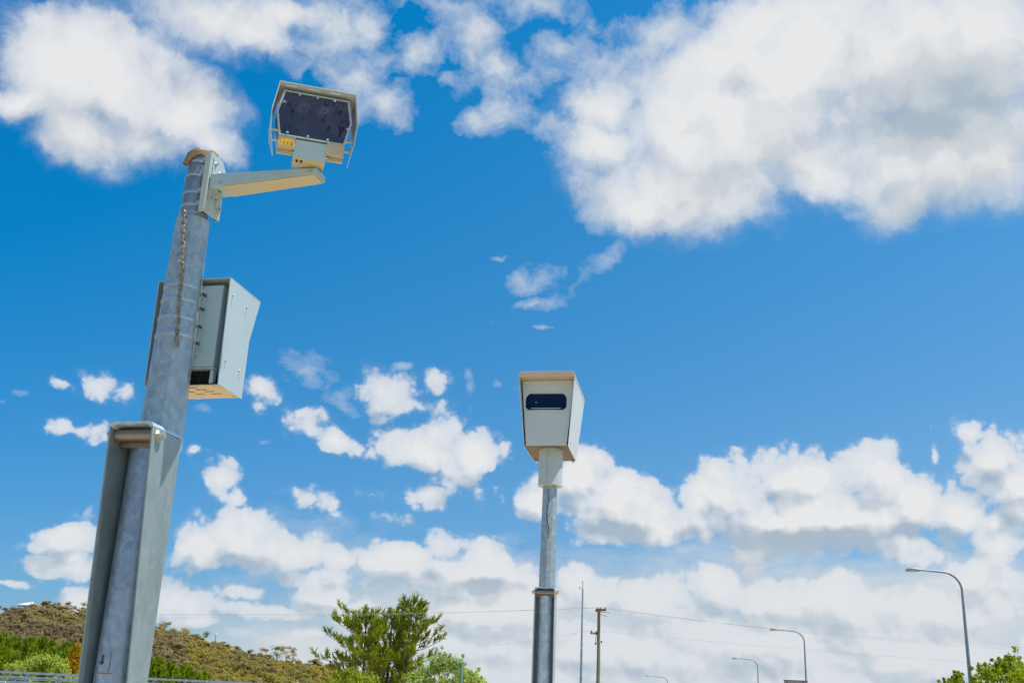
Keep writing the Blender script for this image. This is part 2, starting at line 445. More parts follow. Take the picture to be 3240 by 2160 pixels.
def galv(name, base, size=.035, metal=.35, rough=.46, sk=.32):
    def f(g, b, t):
        p = P(g)
        w = g.v('ADD', p, g.v('SCALE', g.noise(p, 14, 3, out='Color'), sc=.06))
        vo = t.nodes.new('ShaderNodeTexVoronoi'); vo.inputs['Scale'].default_value = 1 / size
        g.l.new(g.v('MULTIPLY', w, (1, 1, .7)), vo.inputs['Vector'])
        sp = g.sep(vo.outputs['Color'])[0]
        big = g.noise(p, 3.2, 5, .6)
        streak = g.noise(g.v('MULTIPLY', p, (1, 1, .12)), 24, 4, .6)
        k = g.m('MULTIPLY_ADD', sp, sk, g.m('MULTIPLY_ADD', big, .60, g.m('MULTIPLY', streak, .38)))
        lo = tuple(c * .72 for c in base); hi_ = tuple(min(1, c * 1.28) for c in base)
        c = g.ramp(k, [(.3, lo), (.62, base), (.85, hi_), (.98, tuple(min(1, q * 1.65) for q in base))])
        dirt = g.mapr(g.noise(p, 9, 6, .7), .66, .78, 0, .35)
        c = g.mix(dirt, c, (.13, .12, .10))
        g.l.new(c, b.inputs['Base Color'])
        b.inputs['Metallic'].default_value = metal
        g.l.new(g.m('MULTIPLY_ADD', sp, .22, rough - .1), b.inputs['Roughness'])
        bump(g, b, g.noise(p, 60, 3), .12, .004)
    return mat(name, f)

def paint(name, base, rough=.38, dirt=.25, spec=.5):
    def f(g, b, t):
        p = P(g)
        n1 = g.noise(p, 2.5, 5, .6)
        c = g.mix(n1, tuple(q * .93 for q in base), tuple(min(1, q * 1.06) for q in base))
        st = g.noise(g.v('MULTIPLY', p, (1, 1, .06)), 34, 4, .65)
        f1 = g.m('MULTIPLY', g.mapr(st, .56, .76, 0, 1), dirt)
        c = g.mix(f1, c, tuple(q * .6 for q in base))
        sp = g.mapr(g.noise(p, 70, 4, .6), .68, .75, 0, dirt)
        c = g.mix(sp, c, (.16, .13, .09))
        g.l.new(c, b.inputs['Base Color'])
        g.l.new(g.m('MULTIPLY_ADD', n1, .25, rough - .1), b.inputs['Roughness'])
        b.inputs['Specular IOR Level'].default_value = spec
        bump(g, b, g.noise(p, 120, 2), .05, .002)
    return mat(name, f)

def plain(name, base, rough=.6, metal=0.0, var=.25, scale=12):
    def f(g, b, t):
        p = P(g)
        n1 = g.noise(p, scale, 5, .6)
        g.l.new(g.mix(n1, tuple(q * (1 - var) for q in base), tuple(min(1, q * (1 + var)) for q in base)), b.inputs['Base Color'])
        b.inputs['Roughness'].default_value = rough; b.inputs['Metallic'].default_value = metal
    return mat(name, f)

def leaf(name, a, b_, c_=None, scale=.6, trans=.35, fine=3.0):
    def f(g, b, t):
        geo = t.nodes.new('ShaderNodeNewGeometry')
        n1 = g.noise(geo.outputs['Position'], scale, 3, .6)
        n2 = g.noise(geo.outputs['Position'], scale * fine, 2, .6)
        k = g.m('MULTIPLY_ADD', n2, .5, g.m('MULTIPLY', n1, .6))
        stops = [(.38, a), (.66, b_)]
        if c_: stops.append((.8, c_))
        c = g.ramp(k, stops)
        g.l.new(c, b.inputs['Base Color']); b.inputs['Roughness'].default_value = .6
        b.inputs['Specular IOR Level'].default_value = .25
        tr = t.nodes.new('ShaderNodeBsdfTranslucent'); g.l.new(g.mix(1.0, c, (1.15, 1.25, .7), 'MULTIPLY'), tr.inputs[0])
        mx = t.nodes.new('ShaderNodeMixShader'); mx.inputs[0].default_value = trans
        g.l.new(b.outputs[0], mx.inputs[1]); g.l.new(tr.outputs[0], mx.inputs[2])
        g.l.new(mx.outputs[0], t.nodes['Material Output'].inputs[0])
    return mat(name, f)

M_GALV = galv('galvanised_steel', (.34, .42, .435), .022, .5, .42, .27)
M_SHAFT = galv('sky_tinted_galvanised', (.27, .36, .46), .02, .55, .42)  # blue of the reflected sky is mixed into the steel's base colour
M_SHAFT_L = galv('sky_bright_galvanised', (.46, .57, .64), .03, .2, .5)  # paler base colour carries the sky's gleam on the channel shaft
M_GALV_D = galv('galvanised_plate', (.26, .335, .345), .03, .3, .5, .14)
M_SPIGOT = galv('dull_galvanised', (.22, .27, .30), .03, .45, .42)
M_BAND = plain('stainless_band', (.50, .53, .54), .32, .6, .15, 30)
M_STEEL = plain('zinc_bolts', (.55, .53, .48), .35, .8, .25, 60)
M_GREY = paint('grey_powder_coat', (.37, .51, .55), .36, .22)
M_GREY_D = paint('grey_green_powder_coat', (.40, .48, .47), .4, .2)
M_LIGHT = paint('light_grey_powder_coat', (.38, .475, .51), .36, .2)
M_CREAM = paint('off_white_powder_coat', (.58, .64, .64), .4, .22)
M_FLOOR = paint('bounce_lit_floor', (.68, .54, .40), .5, .15)  # housing underside: warm light off the ground is put into its colour
M_TAN = paint('bounce_lit_hood', (.58, .44, .32), .5, .2)  # tan tone is ground-reflected light, painted into the hood colour
M_FRONT = paint('grey_white_front', (.54, .61, .60), .42, .2)
M_WARM = paint('bounce_warm_coat', (.50, .44, .30), .45, .25)  # warm ground bounce on arm underside and lower panels, baked into base colour
M_SLEEVE = paint('white_paint', (.45, .52, .51), .35, .2)
M_DARK = plain('shaded_black_plastic', (.02, .024, .03), .5)
M_GAP = plain('black_rubber', (.025, .022, .022), .7)
M_CHAIN = plain('rusty_chain_steel', (.30, .26, .20), .5, .6, .55, 90)
M_ROLL = plain('worn_steel_pin', (.30, .25, .22), .42, .7, .35, 40)
M_RUST = plain('rust', (.22, .10, .04), .9, 0, .5, 60)
# ------------------------------------------------------------------ ground
def f_ground(g, b, t):
    geo = t.nodes.new('ShaderNodeNewGeometry'); p = geo.outputs['Position']
    n1 = g.noise(p, .05, 6, .6); n2 = g.noise(p, 1.7, 6, .7)
    c = g.ramp(g.m('MULTIPLY_ADD', n2, .5, g.m('MULTIPLY', n1, .5)), [(.3, (.36, .28, .13)), (.5, (.62, .48, .28)), (.7, (.72, .57, .38))])
    g.l.new(c, b.inputs['Base Color']); b.inputs['Roughness'].default_value = .95
    bump(g, b, n2, .6, .05)
M_GROUND = mat('dry_grass_and_gravel', f_ground)
gnd = MB()
N = 24; S = 3000
vs = []
for i in range(N + 1):
    for j in range(N + 1):
        u, v_ = (i / N * 2 - 1), (j / N * 2 - 1)
        vs.append((S * u * abs(u), S * v_ * abs(v_), 0))
gnd._add(vs, [(i * (N + 1) + j, (i + 1) * (N + 1) + j, (i + 1) * (N + 1) + j + 1, i * (N + 1) + j + 1) for i in range(N) for j in range(N)])
kind(gnd.obj('ground', M_GROUND), 'structure')
def f_road(g, b, t):
    geo = t.nodes.new('ShaderNodeNewGeometry'); p = geo.outputs['Position']
    n = g.noise(p, 30, 4, .7)
    g.l.new(g.ramp(n, [(.3, (.055, .055, .055)), (.7, (.10, .10, .095))]), b.inputs['Base Color']); b.inputs['Roughness'].default_value = .9
M_ROAD = mat('asphalt', f_road)
kind(MB().span((6, -60, -.02), (14, 420, .004)).obj('road', M_ROAD), 'structure')
M_LINE = plain('road_paint', (.75, .75, .72), .7, 0, .1)
ln = MB()
for k in range(-6, 42): ln.span((9.93, k * 10, .0), (10.07, k * 10 + 3, .008))
ln.span((6.25, -60, .0), (6.37, 420, .008)); ln.span((13.63, -60, .0), (13.75, 420, .008))
kind(ln.obj('road_marking', M_LINE), 'structure')

# ------------------------------------------------------------------ tall hinged pole on the left
AX = V((-1.554, 4.752, 0))
def prad(z): return .0782 + (3.79 - z) * .0178 if z > 2.7 else .0976 + (2.7 - z) * .0165

def local(p, th):
    """local frame: x right, -y towards the viewer"""
    return Matrix.Translation(p) @ Matrix.Rotation(-R(th), 4, 'Z')

def hinged_pole(name, label, ax, th, sc, zsplit, w_top, w_bot, d_top, d_bot, rad, z_top, lower=None, yl=-.02, spig=None, shaft_m=None, plate_m=None):
    t = thing(name, label, 'pole', ax, -R(th))
    k = sc
    # lower shaft and upper shaft, slightly faceted
    m = MB(); m.tube([(0, yl, 0), (0, yl, zsplit - .05)], [(lower or rad)(0), (lower or rad)(zsplit)], 40, smooth=True)
    m.obj('lower_shaft', shaft_m or M_SHAFT, t)
    zs = [zsplit - .045 + (z_top - .022 - zsplit + .045) * i / 6 for i in range(7)]
    m = MB(); m.tube([(0, 0, z) for z in zs] + [(0, 0, z_top)], [rad(z) for z in zs] + [.068 if spig else rad(z_top)], 12, smooth=False)
    m.obj('upper_shaft', M_GALV, t)
    if spig:
        m = MB(); m.tube([(0, 0, z_top - .02), (0, 0, z_top + .012), (0, 0, spig)], [.066, .064, .0625], 40)
        m.obj('spigot', M_SPIGOT, t)
        m = MB(); m.ring((0, 0, z_top + .001), .0700, .0625, .007, 40); m.obj('weld_collar', M_BAND, t)
    MB().prism([(-w_bot / 2 + .004, .004, .35), (w_bot / 2 - .004, .004, .35), (w_top / 2 - .004, .004, zsplit - .012), (-w_top / 2 + .004, .004, zsplit - .012)], (0, .006, 0)).obj('back_plate', M_GALV_D, t)
    # side plates of the hinge channel
    th_ = .008 * k
    for sgn in (-1, 1):
        m = MB()
        x0t, x0b = sgn * w_top / 2, sgn * w_bot / 2
        zlo = .35
        dlo = d_bot - (d_top - d_bot) * .9; dlo = max(dlo, .11 * k)
        pts_f = [(x0b, -dlo, zlo), (x0b, -d_bot, 1.65), (x0t, -d_top, zsplit), (x0t, .0, zsplit - .004), (x0b, 0, zlo)]
        m.prism(pts_f, (-sgn * th_, 0, 0))
        m.obj('side_plate', plate_m or M_GALV_D, t, bevel=.002)
    # folded head plate across the top, with rounded shoulders
    m = MB(); a = w_top / 2; r = .022 * k; T = .012 * k
    pts = []
    for i in range(7):
        an = pi - pi / 2 * i / 6
        pts.append((-a + r + r * cos(an), zsplit + r * sin(an)))
    for i in range(7):
        an = pi / 2 - pi / 2 * i / 6
        pts.append((a - r + r * cos(an), zsplit + r * sin(an)))
    inner = [(x * (1 - T / a), zsplit + (z - zsplit) - T if z > zsplit + .004 else z) for x, z in pts]
    outl = pts + inner[::-1]
    m.prism([(x, -d_top, z) for x, z in outl], (0, d_top, 0))
    m.obj('head_plate', M_SHAFT_L, t)
    # hinge pin, bolts at both ends
    pz, py = zsplit - .028 * k, -d_top + .05 * k
    pin = MB().tube([(-a + .01, py, pz), (a - .01, py, pz)], .026 * k, 24).obj('hinge_pin', M_ROLL, t)
    for sgn in (-1, 1):
        MB().bolt((sgn * (a + .001), py, pz), (sgn, 0, 0), .022 * k, .026 * k).obj('hinge_bolt', M_STEEL, t)
    MB().span((-a + .012, py + .03 * k, zsplit - .012), (a - .012, py + .05 * k, zsplit - .006)).obj('stop_strip', M_BAND, t)
    MB().span((-a + .012, py + .034 * k, pz - .045 * k), (a - .012, py + .046 * k, pz - .02 * k)).obj('cross_bar', M_ROLL, t)
    return t

tall = hinged_pole('hinged_pole', 'thick galvanised hinged pole filling the left foreground with open channel below', AX, 14, 1.0,
                   2.70, .209, .230, .236, .153, prad, 3.795, lower=lambda z: .094 - .006 * z / 2.7, yl=-.055, spig=4.115)
# keyhole hatch on the shaft inside the channel, rust line under it, weld seam on the left plate
M_SCAR0 = plain('dark_weld_line', (.05, .06, .065), .8)
kh = MB(); kh.tube([(-.022, -.140, 1.735), (-.022, -.1480, 1.735)], .008, 14); kh.span((-.0245, -.1478, 1.735), (-.0195, -.136, 1.765))
kh.obj('keyhole', M_SCAR0, tall)
MB().span((.012, -.1470, 1.70), (.017, -.138, 1.775)).obj('hatch_slot', M_SPIGOT, tall)
MB().span((-.1065, -.19, 2.060), (-.1030, -.080, 2.0635)).obj('weld_seam', M_SCAR0, tall)
MB().span((-.030, -.1468, 1.692), (.028, -.128, 1.6945)).obj('rust_streak', M_RUST, tall)

# torn brown wrap over the top of the spigot
def f_wrap(g, b, t):
    p = P(g); n = g.noise(p, 18, 5, .65)
    g.l.new(g.ramp(n, [(.3, (.12, .065, .035)), (.5, (.26, .155, .085)), (.7, (.40, .25, .12))]), b.inputs['Base Color'])
    b.inputs['Roughness'].default_value = .8; bump(g, b, n, .6, .01)
M_WRAP = mat('weathered_brown_wrap', f_wrap)
rnd = random.Random(5)
vv = []; ff = []
SEG, RIN = 40, 9
for i in range(RIN):
    q = i / (RIN - 1)
    for k in range(SEG):
        a = 2 * pi * k / SEG
        wob = .006 * sin(3 * a + 1) + .005 * sin(7 * a + q * 5) + rnd.uniform(-.002, .002)
        if q < .5:
            rr = .0685 * (q / .5) ** .8 + wob * q; z = 4.143 - .014 * (q / .5) ** 3 + .008 * cos(a - 1.2) + wob
        else:
            u = (q - .5) / .5
            # skirt hangs lower on the left / front side, in tatters
            hang = .022 + .036 * max(0, cos(a - 3.6)) ** 2 + .018 * max(0, sin(5 * a + .5))
            flare = .001 + .020 * max(0, cos(a - 3.3)) ** 6 * u
            rr = .0690 + wob * .4 + flare; z = 4.130 + .010 * cos(a - 1.2) - hang * u
        vv.append((rr * cos(a), rr * sin(a), z))
for i in range(RIN - 1):
    for k in range(SEG):
        if i >= 6 and 9 <= k <= 16: continue
        ff.append((i * SEG + k, i * SEG + (k + 1) % SEG, (i + 1) * SEG + (k + 1) % SEG, (i + 1) * SEG + k))
wrap = raw('torn_cap', vv, ff, M_WRAP, None, True)
wrap.location = AX; wrap.modifiers.new('solid', 'SOLIDIFY').thickness = .003
tag(wrap, 'torn brown weathered wrap draped over the top of the thick pole', 'pole cap')

# chain hanging down the face of the pole
ch = thing('hanging_chain', 'rusty link chain hanging down the front of the thick galvanised pole', 'chain', AX, -R(14))
nl = 25
def link_mesh():
    m = MB(); L, W, rr = .0105, .0078, .0034
    pts = []
    for i in range(8): a = pi * i / 7; pts.append((W * cos(a), 0, L + W * sin(a)))
    for i in range(8): a = pi + pi * i / 7; pts.append((W * cos(a), 0, -L + W * sin(a)))
    m.tube(pts, rr, 6, closed=True, up=(0, 1, 0)); return m
first = link_mesh().obj('link', M_CHAIN, ch)
rnd = random.Random(3)
for i in range(nl):
    o = first if i == 0 else first.copy()
    if i: COL.objects.link(o); o.parent = ch
    q = i / (nl - 1)
    z = 3.772 - q * .642
    x = .002 + .058 * q ** .85 - .0 + rnd.uniform(-.002, .002)
    rr = prad(z) + .0095
    y = -math.sqrt(max(1e-6, rr * rr - x * x))
    o.location = (x, y, z)
    ang = math.atan2(x, -y)
    o.rotation_euler = (rnd.uniform(-.08, .08), rnd.uniform(-.12, .12) - .08, ang + (R(90) if i % 2 else 0) + R(20) + rnd.uniform(-.25, .25))
MB().tube([(.0, -.079, 3.792), (.004, -.092, 3.790), (.006, -.094, 3.778)], .004, 8).obj('shackle', M_CHAIN, ch)

# ------------------------------------------------------------------ radar unit on its arm
rad_t = thing('speed_radar', 'dark faced radar head with hood on a tapered arm strapped to the thick pole', 'radar', AX, -R(18))
# bracket: folded channel, front flange towards the viewer, web facing right
m = MB()
W0 = .100
web = [(W0, -.066, 3.797), (W0, -.066, 4.100), (W0, -.060, 4.076), (W0, .054, 4.098), (W0, .060, 3.83), (W0, .051, 3.792)]
web = [(W0, -.066, 3.785), (W0, -.066, 4.098), (W0, .030, 4.098), (W0, .060, 4.060), (W0, .060, 3.792)]
m.prism(web, (-.006, 0, 0))
m.span((.068, -.072, 3.785), (.100, -.0662, 4.098))
m.span((.068, .0602, 3.792), (.100, .066, 4.06))
m.obj('bracket', M_GREY_D, rad_t, bevel=.004)
# gusset plate with wavy lower edge
m = MB()
gp = [(W0 + .0005, -.052, 4.078), (W0 + .0005, .028, 4.084), (W0 + .0005, .056, 4.05), (W0 + .0005, .056, 3.835), (W0 + .0005, .050, 3.822), (W0 + .0005, .030, 3.832), (W0 + .0005, .012, 3.862), (W0 + .0005, -.006, 3.862), (W0 + .0005, -.030, 3.842), (W0 + .0005, -.052, 3.858)]
m.prism(gp, (.0055, 0, 0)); m.obj('gusset_plate', M_GREY_D, rad_t, bevel=.0015)
for y, z in ((-.035, 4.050), (.004, 4.020), (.036, 4.02), (-.030, 3.868), (.000, 3.872), (.040, 3.842)):
    MB().bolt((W0 + .006, y, z), (1, 0, 0), .0075, .010).obj('bolt', M_STEEL, rad_t)
for z in (4.066, 3.992, 3.901, 3.835):
    s_ = MB().ring((0, 0, z), .0668, .0652, .014, 48).obj('strap', M_BAND, rad_t)
    MB().span((.052, -.071, z - .009), (.0675, -.050, z + .009)).obj('buckle', M_BAND, s_)
# tapered arm, box section
m = MB()
s0, s1 = W0 + .006, .668
near = [(s0, -.062, 3.914), (s0, -.062, 3.984), (s0, .055, 3.984), (s0, .055, 3.914)]
far = [(s1, -.062, 3.921), (s1, -.062, 3.952), (s1, .035, 3.952), (s1, .035, 3.921)]
m._add(near + far, [(0, 1, 2, 3), (7, 6, 5, 4), (0, 4, 5, 1), (1, 5, 6, 2), (2, 6, 7, 3), (3, 7, 4, 0)])
arm = m.obj('arm', M_GREY, rad_t, bevel=.002)
m = MB()
def armz(s): return 3.914 + .007 * (s - s0) / (s1 - s0) - .0022
m._add([(.172, -.059, armz(.172) - .003), (.172, .050, armz(.172) - .003), (s1 - .008, .030, armz(s1) - .003), (s1 - .008, -.059, armz(s1) - .003),
        (.172, -.059, armz(.172) + .001), (.172, .050, armz(.172) + .001), (s1 - .008, .030, armz(s1) + .001), (s1 - .008, -.059, armz(s1) + .001)],
       [(0, 1, 2, 3), (7, 6, 5, 4), (0, 4, 5, 1), (1, 5, 6, 2), (2, 6, 7, 3), (3, 7, 4, 0)])
m.obj('arm_cover', M_WARM, arm)
MB().bolt((s1 - .03, -.0625, 3.939), (0, -1, 0), .007, .009).obj('bolt', M_STEEL, arm)
MB().bolt((.168, -.0625, 3.932), (0, -1, 0), .005, .005).obj('bolt', M_STEEL, arm)
m = MB()
for q in (-.022, -.012, -.002): m.span((.128, q - .002, armz(.125) - .0012), (.136, q + .001, armz(.125) + .003))
m.obj('drain_slot', M_DARK, arm)

# the head, in its own frame (x right, -y out of the window, z up)
HC = at(995, 374, 4.5)
yaw, pit = 75, 4
head_M = Matrix.Translation(HC) @ Matrix.Rotation(R(90 - yaw), 4, 'Z') @ Matrix.Rotation(R(pit), 4, 'X')
inv = (Matrix.Translation(AX) @ Matrix.Rotation(-R(18), 4, 'Z')).inverted()
HM = inv @ head_M
def H(): return MB(HM)
HEX = [(-.150, .112), (.150, .112), (.173, .0), (.150, -.112), (-.150, -.112), (-.173, .0)]
def hexs(k, y): return [(x * k, y, z * k) for x, z in HEX]
L = .20
body = H().prism([(x * .985, .004, z * .985) for x, z in HEX], (0, L, 0)).obj('head_body', M_GREY, rad_t, bevel=.002)
# thin window frame and dark window with peeled film
m = H()
o_, i_ = hexs(1.0, -.006), hexs(.945, -.006)
v = o_ + i_ + [(x, .010, z) for x, _, z in o_] + [(x, .010, z) for x, _, z in i_]
fs = []
for k in range(6):
    j = (k + 1) % 6
    fs += [(k, j, 6 + j, 6 + k), (12 + k, 18 + k, 18 + j, 12 + j), (k, 12 + k, 12 + j, j), (6 + k, 6 + j, 18 + j, 18 + k)]
m._add(v, fs); m.obj('window_frame', M_LIGHT, rad_t)
def f_win(g, b, t):
    p = P(g)
    n2 = g.noise(p, 7, 3)
    w = g.v('ADD', p, g.v('SCALE', g.noise(p, 30, 3, out='Color'), sc=.012))
    n = g.noise(g.v('MULTIPLY', w, (1, 1, .6)), 34, 6, .66)
    c = g.ramp(n2, [(.3, (.026, .038, .080)), (.55, (.055, .052, .095)), (.75, (.088, .076, .125))])
    edge = g.mapr(g.m('MULTIPLY_ADD', g.m('SUBTRACT', n2, .5), .35, n), .565, .60, 0, 1)
    c = g.mix(g.m('MULTIPLY', edge, .85), c, (.006, .010, .028))
    g.l.new(c, b.inputs['Base Color'])
    g.l.new(g.m('MULTIPLY_ADD', edge, -.2, .34), b.inputs['Roughness'])
    b.inputs['Specular IOR Level'].default_value = .35
    bump(g, b, n, .15, .002)
M_WIN = mat('peeling_dark_film', f_win)
win = H().prism(hexs(.946, -.002), (0, .008, 0)).obj('radar_window', M_WIN, rad_t)
for x, z in ((-.078, .100), (.004, .1), (.083, .1), (-.143, .052), (.158, .055), (-.163, -.022), (.155, -.030), (-.113, -.096), (-.02, -.099), (.07, -.099)):
    s_ = H(); s_.tube([(x, -.002, z), (x, -.0085, z)], .0064, 14); s_.obj('screw', M_STEEL, win)
# front lower panels under the window, sticker, mounting block
H().span((-.150, -.002, -.166), (-.072, .030, -.1125)).obj('lower_panel', M_WARM, rad_t, bevel=.001)
H().span((.070, -.002, -.166), (.150, .030, -.1125)).obj('lower_panel', M_WARM, rad_t, bevel=.001)
H().span((-.150, .033, -.182), (.150, .050, -.1125)).obj('rear_panel', M_WARM, rad_t)
M_STICK = plain('yellow_sticker', (.80, .46, .01), .5, 0, .08)
st = H().span((-.137, -.0035, -.160), (-.080, -.0018, -.126)).obj('warning_sticker', M_STICK, rad_t)
m = H()
M_STINK = plain('sticker_print', (.30, .15, .02), .6)
for a in (-.124, -.121, -.110, -.106, -.102, -.092, -.089, -.086, -.083):
    m.span((a - .0006, -.0042, -.156), (a + .0007, -.0033, -.137))
m.obj('sticker_print', M_STINK, st)
blk = H(); blk.prism([(-.072, .000, -.119), (-.074, .010, -.203), (-.074, .13, -.203), (-.072, .13, -.119)], (.146, 0, 0))
blk.obj('mount_block', M_GREY, rad_t, bevel=.002)
blk = H(); blk.span((-.071, .014, -.2055), (.069, .128, -.2031)); blk.obj('mount_foot', M_WARM, rad_t)
for x in (-.055, -.035): H().bolt((x, .035, -.206), (0, 0, -1), .005, .005).obj('bolt', M_GAP, rad_t)
for sg in (-1, 1): H().bolt((sg * .0745, .02, -.18), (sg, 0, 0), .004, .006).obj('bolt', M_STEEL, rad_t)
# hood: top sheet with slots, sloping cheeks, tapering side fins on spacers
y0, y1 = -.045, .21
def sheet(pts_a, pts_b, T=.003):
    """ruled sheet between two polylines"""
    m = H(); n = len(pts_a)
    v = [V(p) for p in pts_a] + [V(p) for p in pts_b]
    nrm = (v[1] - v[0]).cross(v[n] - v[0]).normalized() * T
    v += [q + nrm for q in v]
    f = [(i, i + 1, n + i + 1, n + i) for i in range(n - 1)] + [(2 * n + i, 3 * n + i, 3 * n + i + 1, 2 * n + i + 1) for i in range(n - 1)]
    k = 2 * n
    f += [(0, n, n + k, k), (n - 1, k + n - 1, k + 2 * n - 1, 2 * n - 1)]
    f += [(i, k + i, k + i + 1, i + 1) for i in range(n - 1)] + [(n + i, n + i + 1, k + n + i + 1, k + n + i) for i in range(n - 1)]
    m._add(v, f); return m
# top with three slots: strips
m = H(); zt = .131
xs = [-.173, -.140, -.090, -.045, .005, .050, .100, .173]
sl = [(-.142, -.092), (-.042, .008), (.055, .105)]
ya, yb = -.022, -.013
m.span((-.173, y0, zt), (.173, ya, zt + .003)); m.span((-.173, yb, zt), (.173, y1, zt + .003))
edges = [-.173] + [q for s in sl for q in s] + [.173]
for k in range(0, len(edges), 2): m.span((edges[k], ya, zt), (edges[k + 1], yb, zt + .003))
hood = m.obj('hood_top', M_CREAM, rad_t)
for sg in (-1, 1):
    a = [(sg * .1735, y0, zt + .003), (sg * .195, y0, -.006)]
    b = [(sg * .1735, y1, zt + .003), (sg * .195, y1, -.006)]
    sheet(a, b, .003).obj('hood_cheek', M_CREAM, rad_t)
    a = [(sg * .195, y0, -.0065), (sg * .188, y0 + .004, -.11), (sg * .168, y0 + .012, -.226)]
    b = [(sg * .195, y1, -.0065), (sg * .188, y0 + .16, -.11), (sg * .168, y0 + .030, -.226)]
    sheet(a, b, .003).obj('hood_fin', M_LIGHT, rad_t)
    for z in (-.085, -.135):
        xx = .19 - .022 * (-z) / .11 * .6
        H().tube([(sg * .145, .012, z), (sg * (xx + .006), .012, z)], .0065, 12).obj('spacer', M_STEEL, rad_t)

# ------------------------------------------------------------------ camera housing strapped to the tall pole (seen from behind)
box = thing('camera_housing', 'pale grey camera housing strapped behind the thick pole, showing its back and one side', 'camera', AX, -R(14))
xl, xr = -.178, .202
M_STREAK = plain('dirt_streak', (.27, .35, .38), .6, 0, .2, 30)
T = .004
def shell_side(x, s):
    pr = [(.068, 3.497), (.387, 3.494), (.322, 3.268), (.320, 2.976), (.082, 2.981)]
    return MB().prism([(x, y, z) for y, z in pr], (s * T, 0, 0))
rs = shell_side(xr, -1).obj('side_shield', M_LIGHT, box)
shell_side(xl, 1).obj('side_shield', M_LIGHT, box)
MB().span((xl, .068, 3.4975), (xr, .387, 3.5015)).obj('roof_shield', M_LIGHT, box, bevel=.001)
for y, z in ((.105, 3.424), (.255, 3.422), (.119, 3.103), (.261, 3.099)):
    MB().ball((xr + .001, y, z), .0055, 10, 6).obj('rivet', M_STEEL, rs)
    sk_ = MB(); sk_.prism([(xr + .0002, y - .0022, z), (xr + .0002, y + .0022, z), (xr + .0002, y + .0006, z - .055), (xr + .0002, y - .0006, z - .055)], (.0006, 0, 0)); sk_.obj('dirt_streak', M_STREAK, rs)
b_in = MB().span((-.150, .086, 3.066), (.160, .30, 3.474)).obj('inner_case', M_GREY, box, bevel=.006, seg=3)
MB().span((-.152, .088, 3.056), (.166, .30, 3.064)).obj('case_lip', M_LIGHT, box)
# vent below the case
m = MB()
m.span((-.14, .125, 2.992), (.140, .13, 3.056))
m.obj('vent_back', M_DARK, box)
m = MB()
for k in range(22): m.span((-.138 + k * .0125, .112, 2.992), (-.1355 + k * .0125, .1248, 3.056))
m.obj('vent_fins', M_GAP, box)
MB().span((.143, .10, 2.990), (.160, .128, 3.055)).obj('case_leg', M_GREY, box)
# perforated floor
m = MB()
fl_z0, fl_z1 = 2.980, 2.984
ys = [.100, .124, .138, .158, .172, .192, .206, .230, .244, .314]
slots = {(.124, .138): [(.02, .07)], (.158, .172): [(.045, .10)], (.192, .206): [(.07, .125), (-.03, .02)], (.230, .244): [(.085, .14), (.0, .05)]}
for a, b in zip(ys[:-1], ys[1:]):
    cut = sorted(slots.get((a, b), []))
    x = -.172
    for c0, c1 in cut + [(.196, None)]:
        m.span((x, a, fl_z0), (c0, b, fl_z1)); x = c1
floor_ = m.obj('floor_plate', M_FLOOR, box)
MB().span((-.16, .101, 2.990), (.17, .31, 2.9905)).obj('slot_shade_sheet', M_DARK, box)  # dark sheet added above the slots to stand for the shade inside
for x, y in ((.165, .115), (.175, .29)): MB().tube([(x, y, 2.9805), (x, y, 2.976)], .006, 10).obj('screw', M_STEEL, floor_)
MB().span((-.150, .302, 3.0), (.160, .304, 3.47)).obj('front_glass', M_DARK, box)
for x0 in (-.075, .045):
    MB().span((x0, .074, 3.12), (x0 + .03, .0865, 3.455)).obj('mounting_rail', M_GREY, box, bevel=.002)
for z in (3.416, 3.345, 3.257, 3.175):
    rr = prad(z)
    s_ = MB().ring((0, 0, z), rr + .0032, rr - .004, .016, 56).obj('strap', M_BAND, box)
    MB().span((.0745, .05, z - .006), (.081, .078, z + .006)).obj('clamp', M_GAP, s_)
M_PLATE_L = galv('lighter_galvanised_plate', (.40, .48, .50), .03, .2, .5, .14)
# ------------------------------------------------------------------ thinner hinged pole with the white camera
AX2 = V((.393, 9.492, 0))
def prad2(z): return .0635 + (3.53 - z) * .0105
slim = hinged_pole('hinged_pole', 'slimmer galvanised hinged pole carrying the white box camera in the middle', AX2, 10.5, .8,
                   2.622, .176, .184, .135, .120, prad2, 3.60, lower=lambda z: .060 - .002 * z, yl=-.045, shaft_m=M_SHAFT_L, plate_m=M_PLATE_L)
M_SCAR = plain('dark_runnel', (.035, .04, .042), .8, 0, .4, 60)
cr = MB(); rnd = random.Random(8); pts = []
for i in range(24):
    z = 3.50 - i * .019; x = -.012 + .010 * sin(i * .4) + rnd.uniform(-.003, .003) + i * .0006
    rr = prad2(z) + .0005; pts.append((x, -math.sqrt(rr * rr - x * x), z))
cr.tube(pts, [rnd.uniform(.0018, .0045) for _ in pts], 6); cr.obj('stain_runnel', M_SCAR, slim)

cam2 = thing('speed_camera', 'off white box camera with dark slot window on the slimmer galvanised pole', 'camera', AX2 + V((-.018, 0, 0)), -R(10.5))
# tapered body with overhanging rounded hood
zt, zb_ = 4.445, 3.850
def hw(z): return .193 + (z - zb_) / (zt - zb_) * .055
def cs(y, z0, z1, d=0): return [(-hw(z0) + d, y, z0), (hw(z0) - d, y, z0), (hw(z1) - d, y, z1), (-hw(z1) + d, y, z1)]
m = MB()
a, b = cs(-.17, zb_ + .01, zt, .022), cs(.44, zb_ + .01, zt, .022)
m._add(a + b, [(0, 1, 2, 3), (7, 6, 5, 4), (0, 4, 5, 1), (1, 5, 6, 2), (2, 6, 7, 3), (3, 7, 4, 0)])
m.obj('inner_body', M_GAP, cam2)
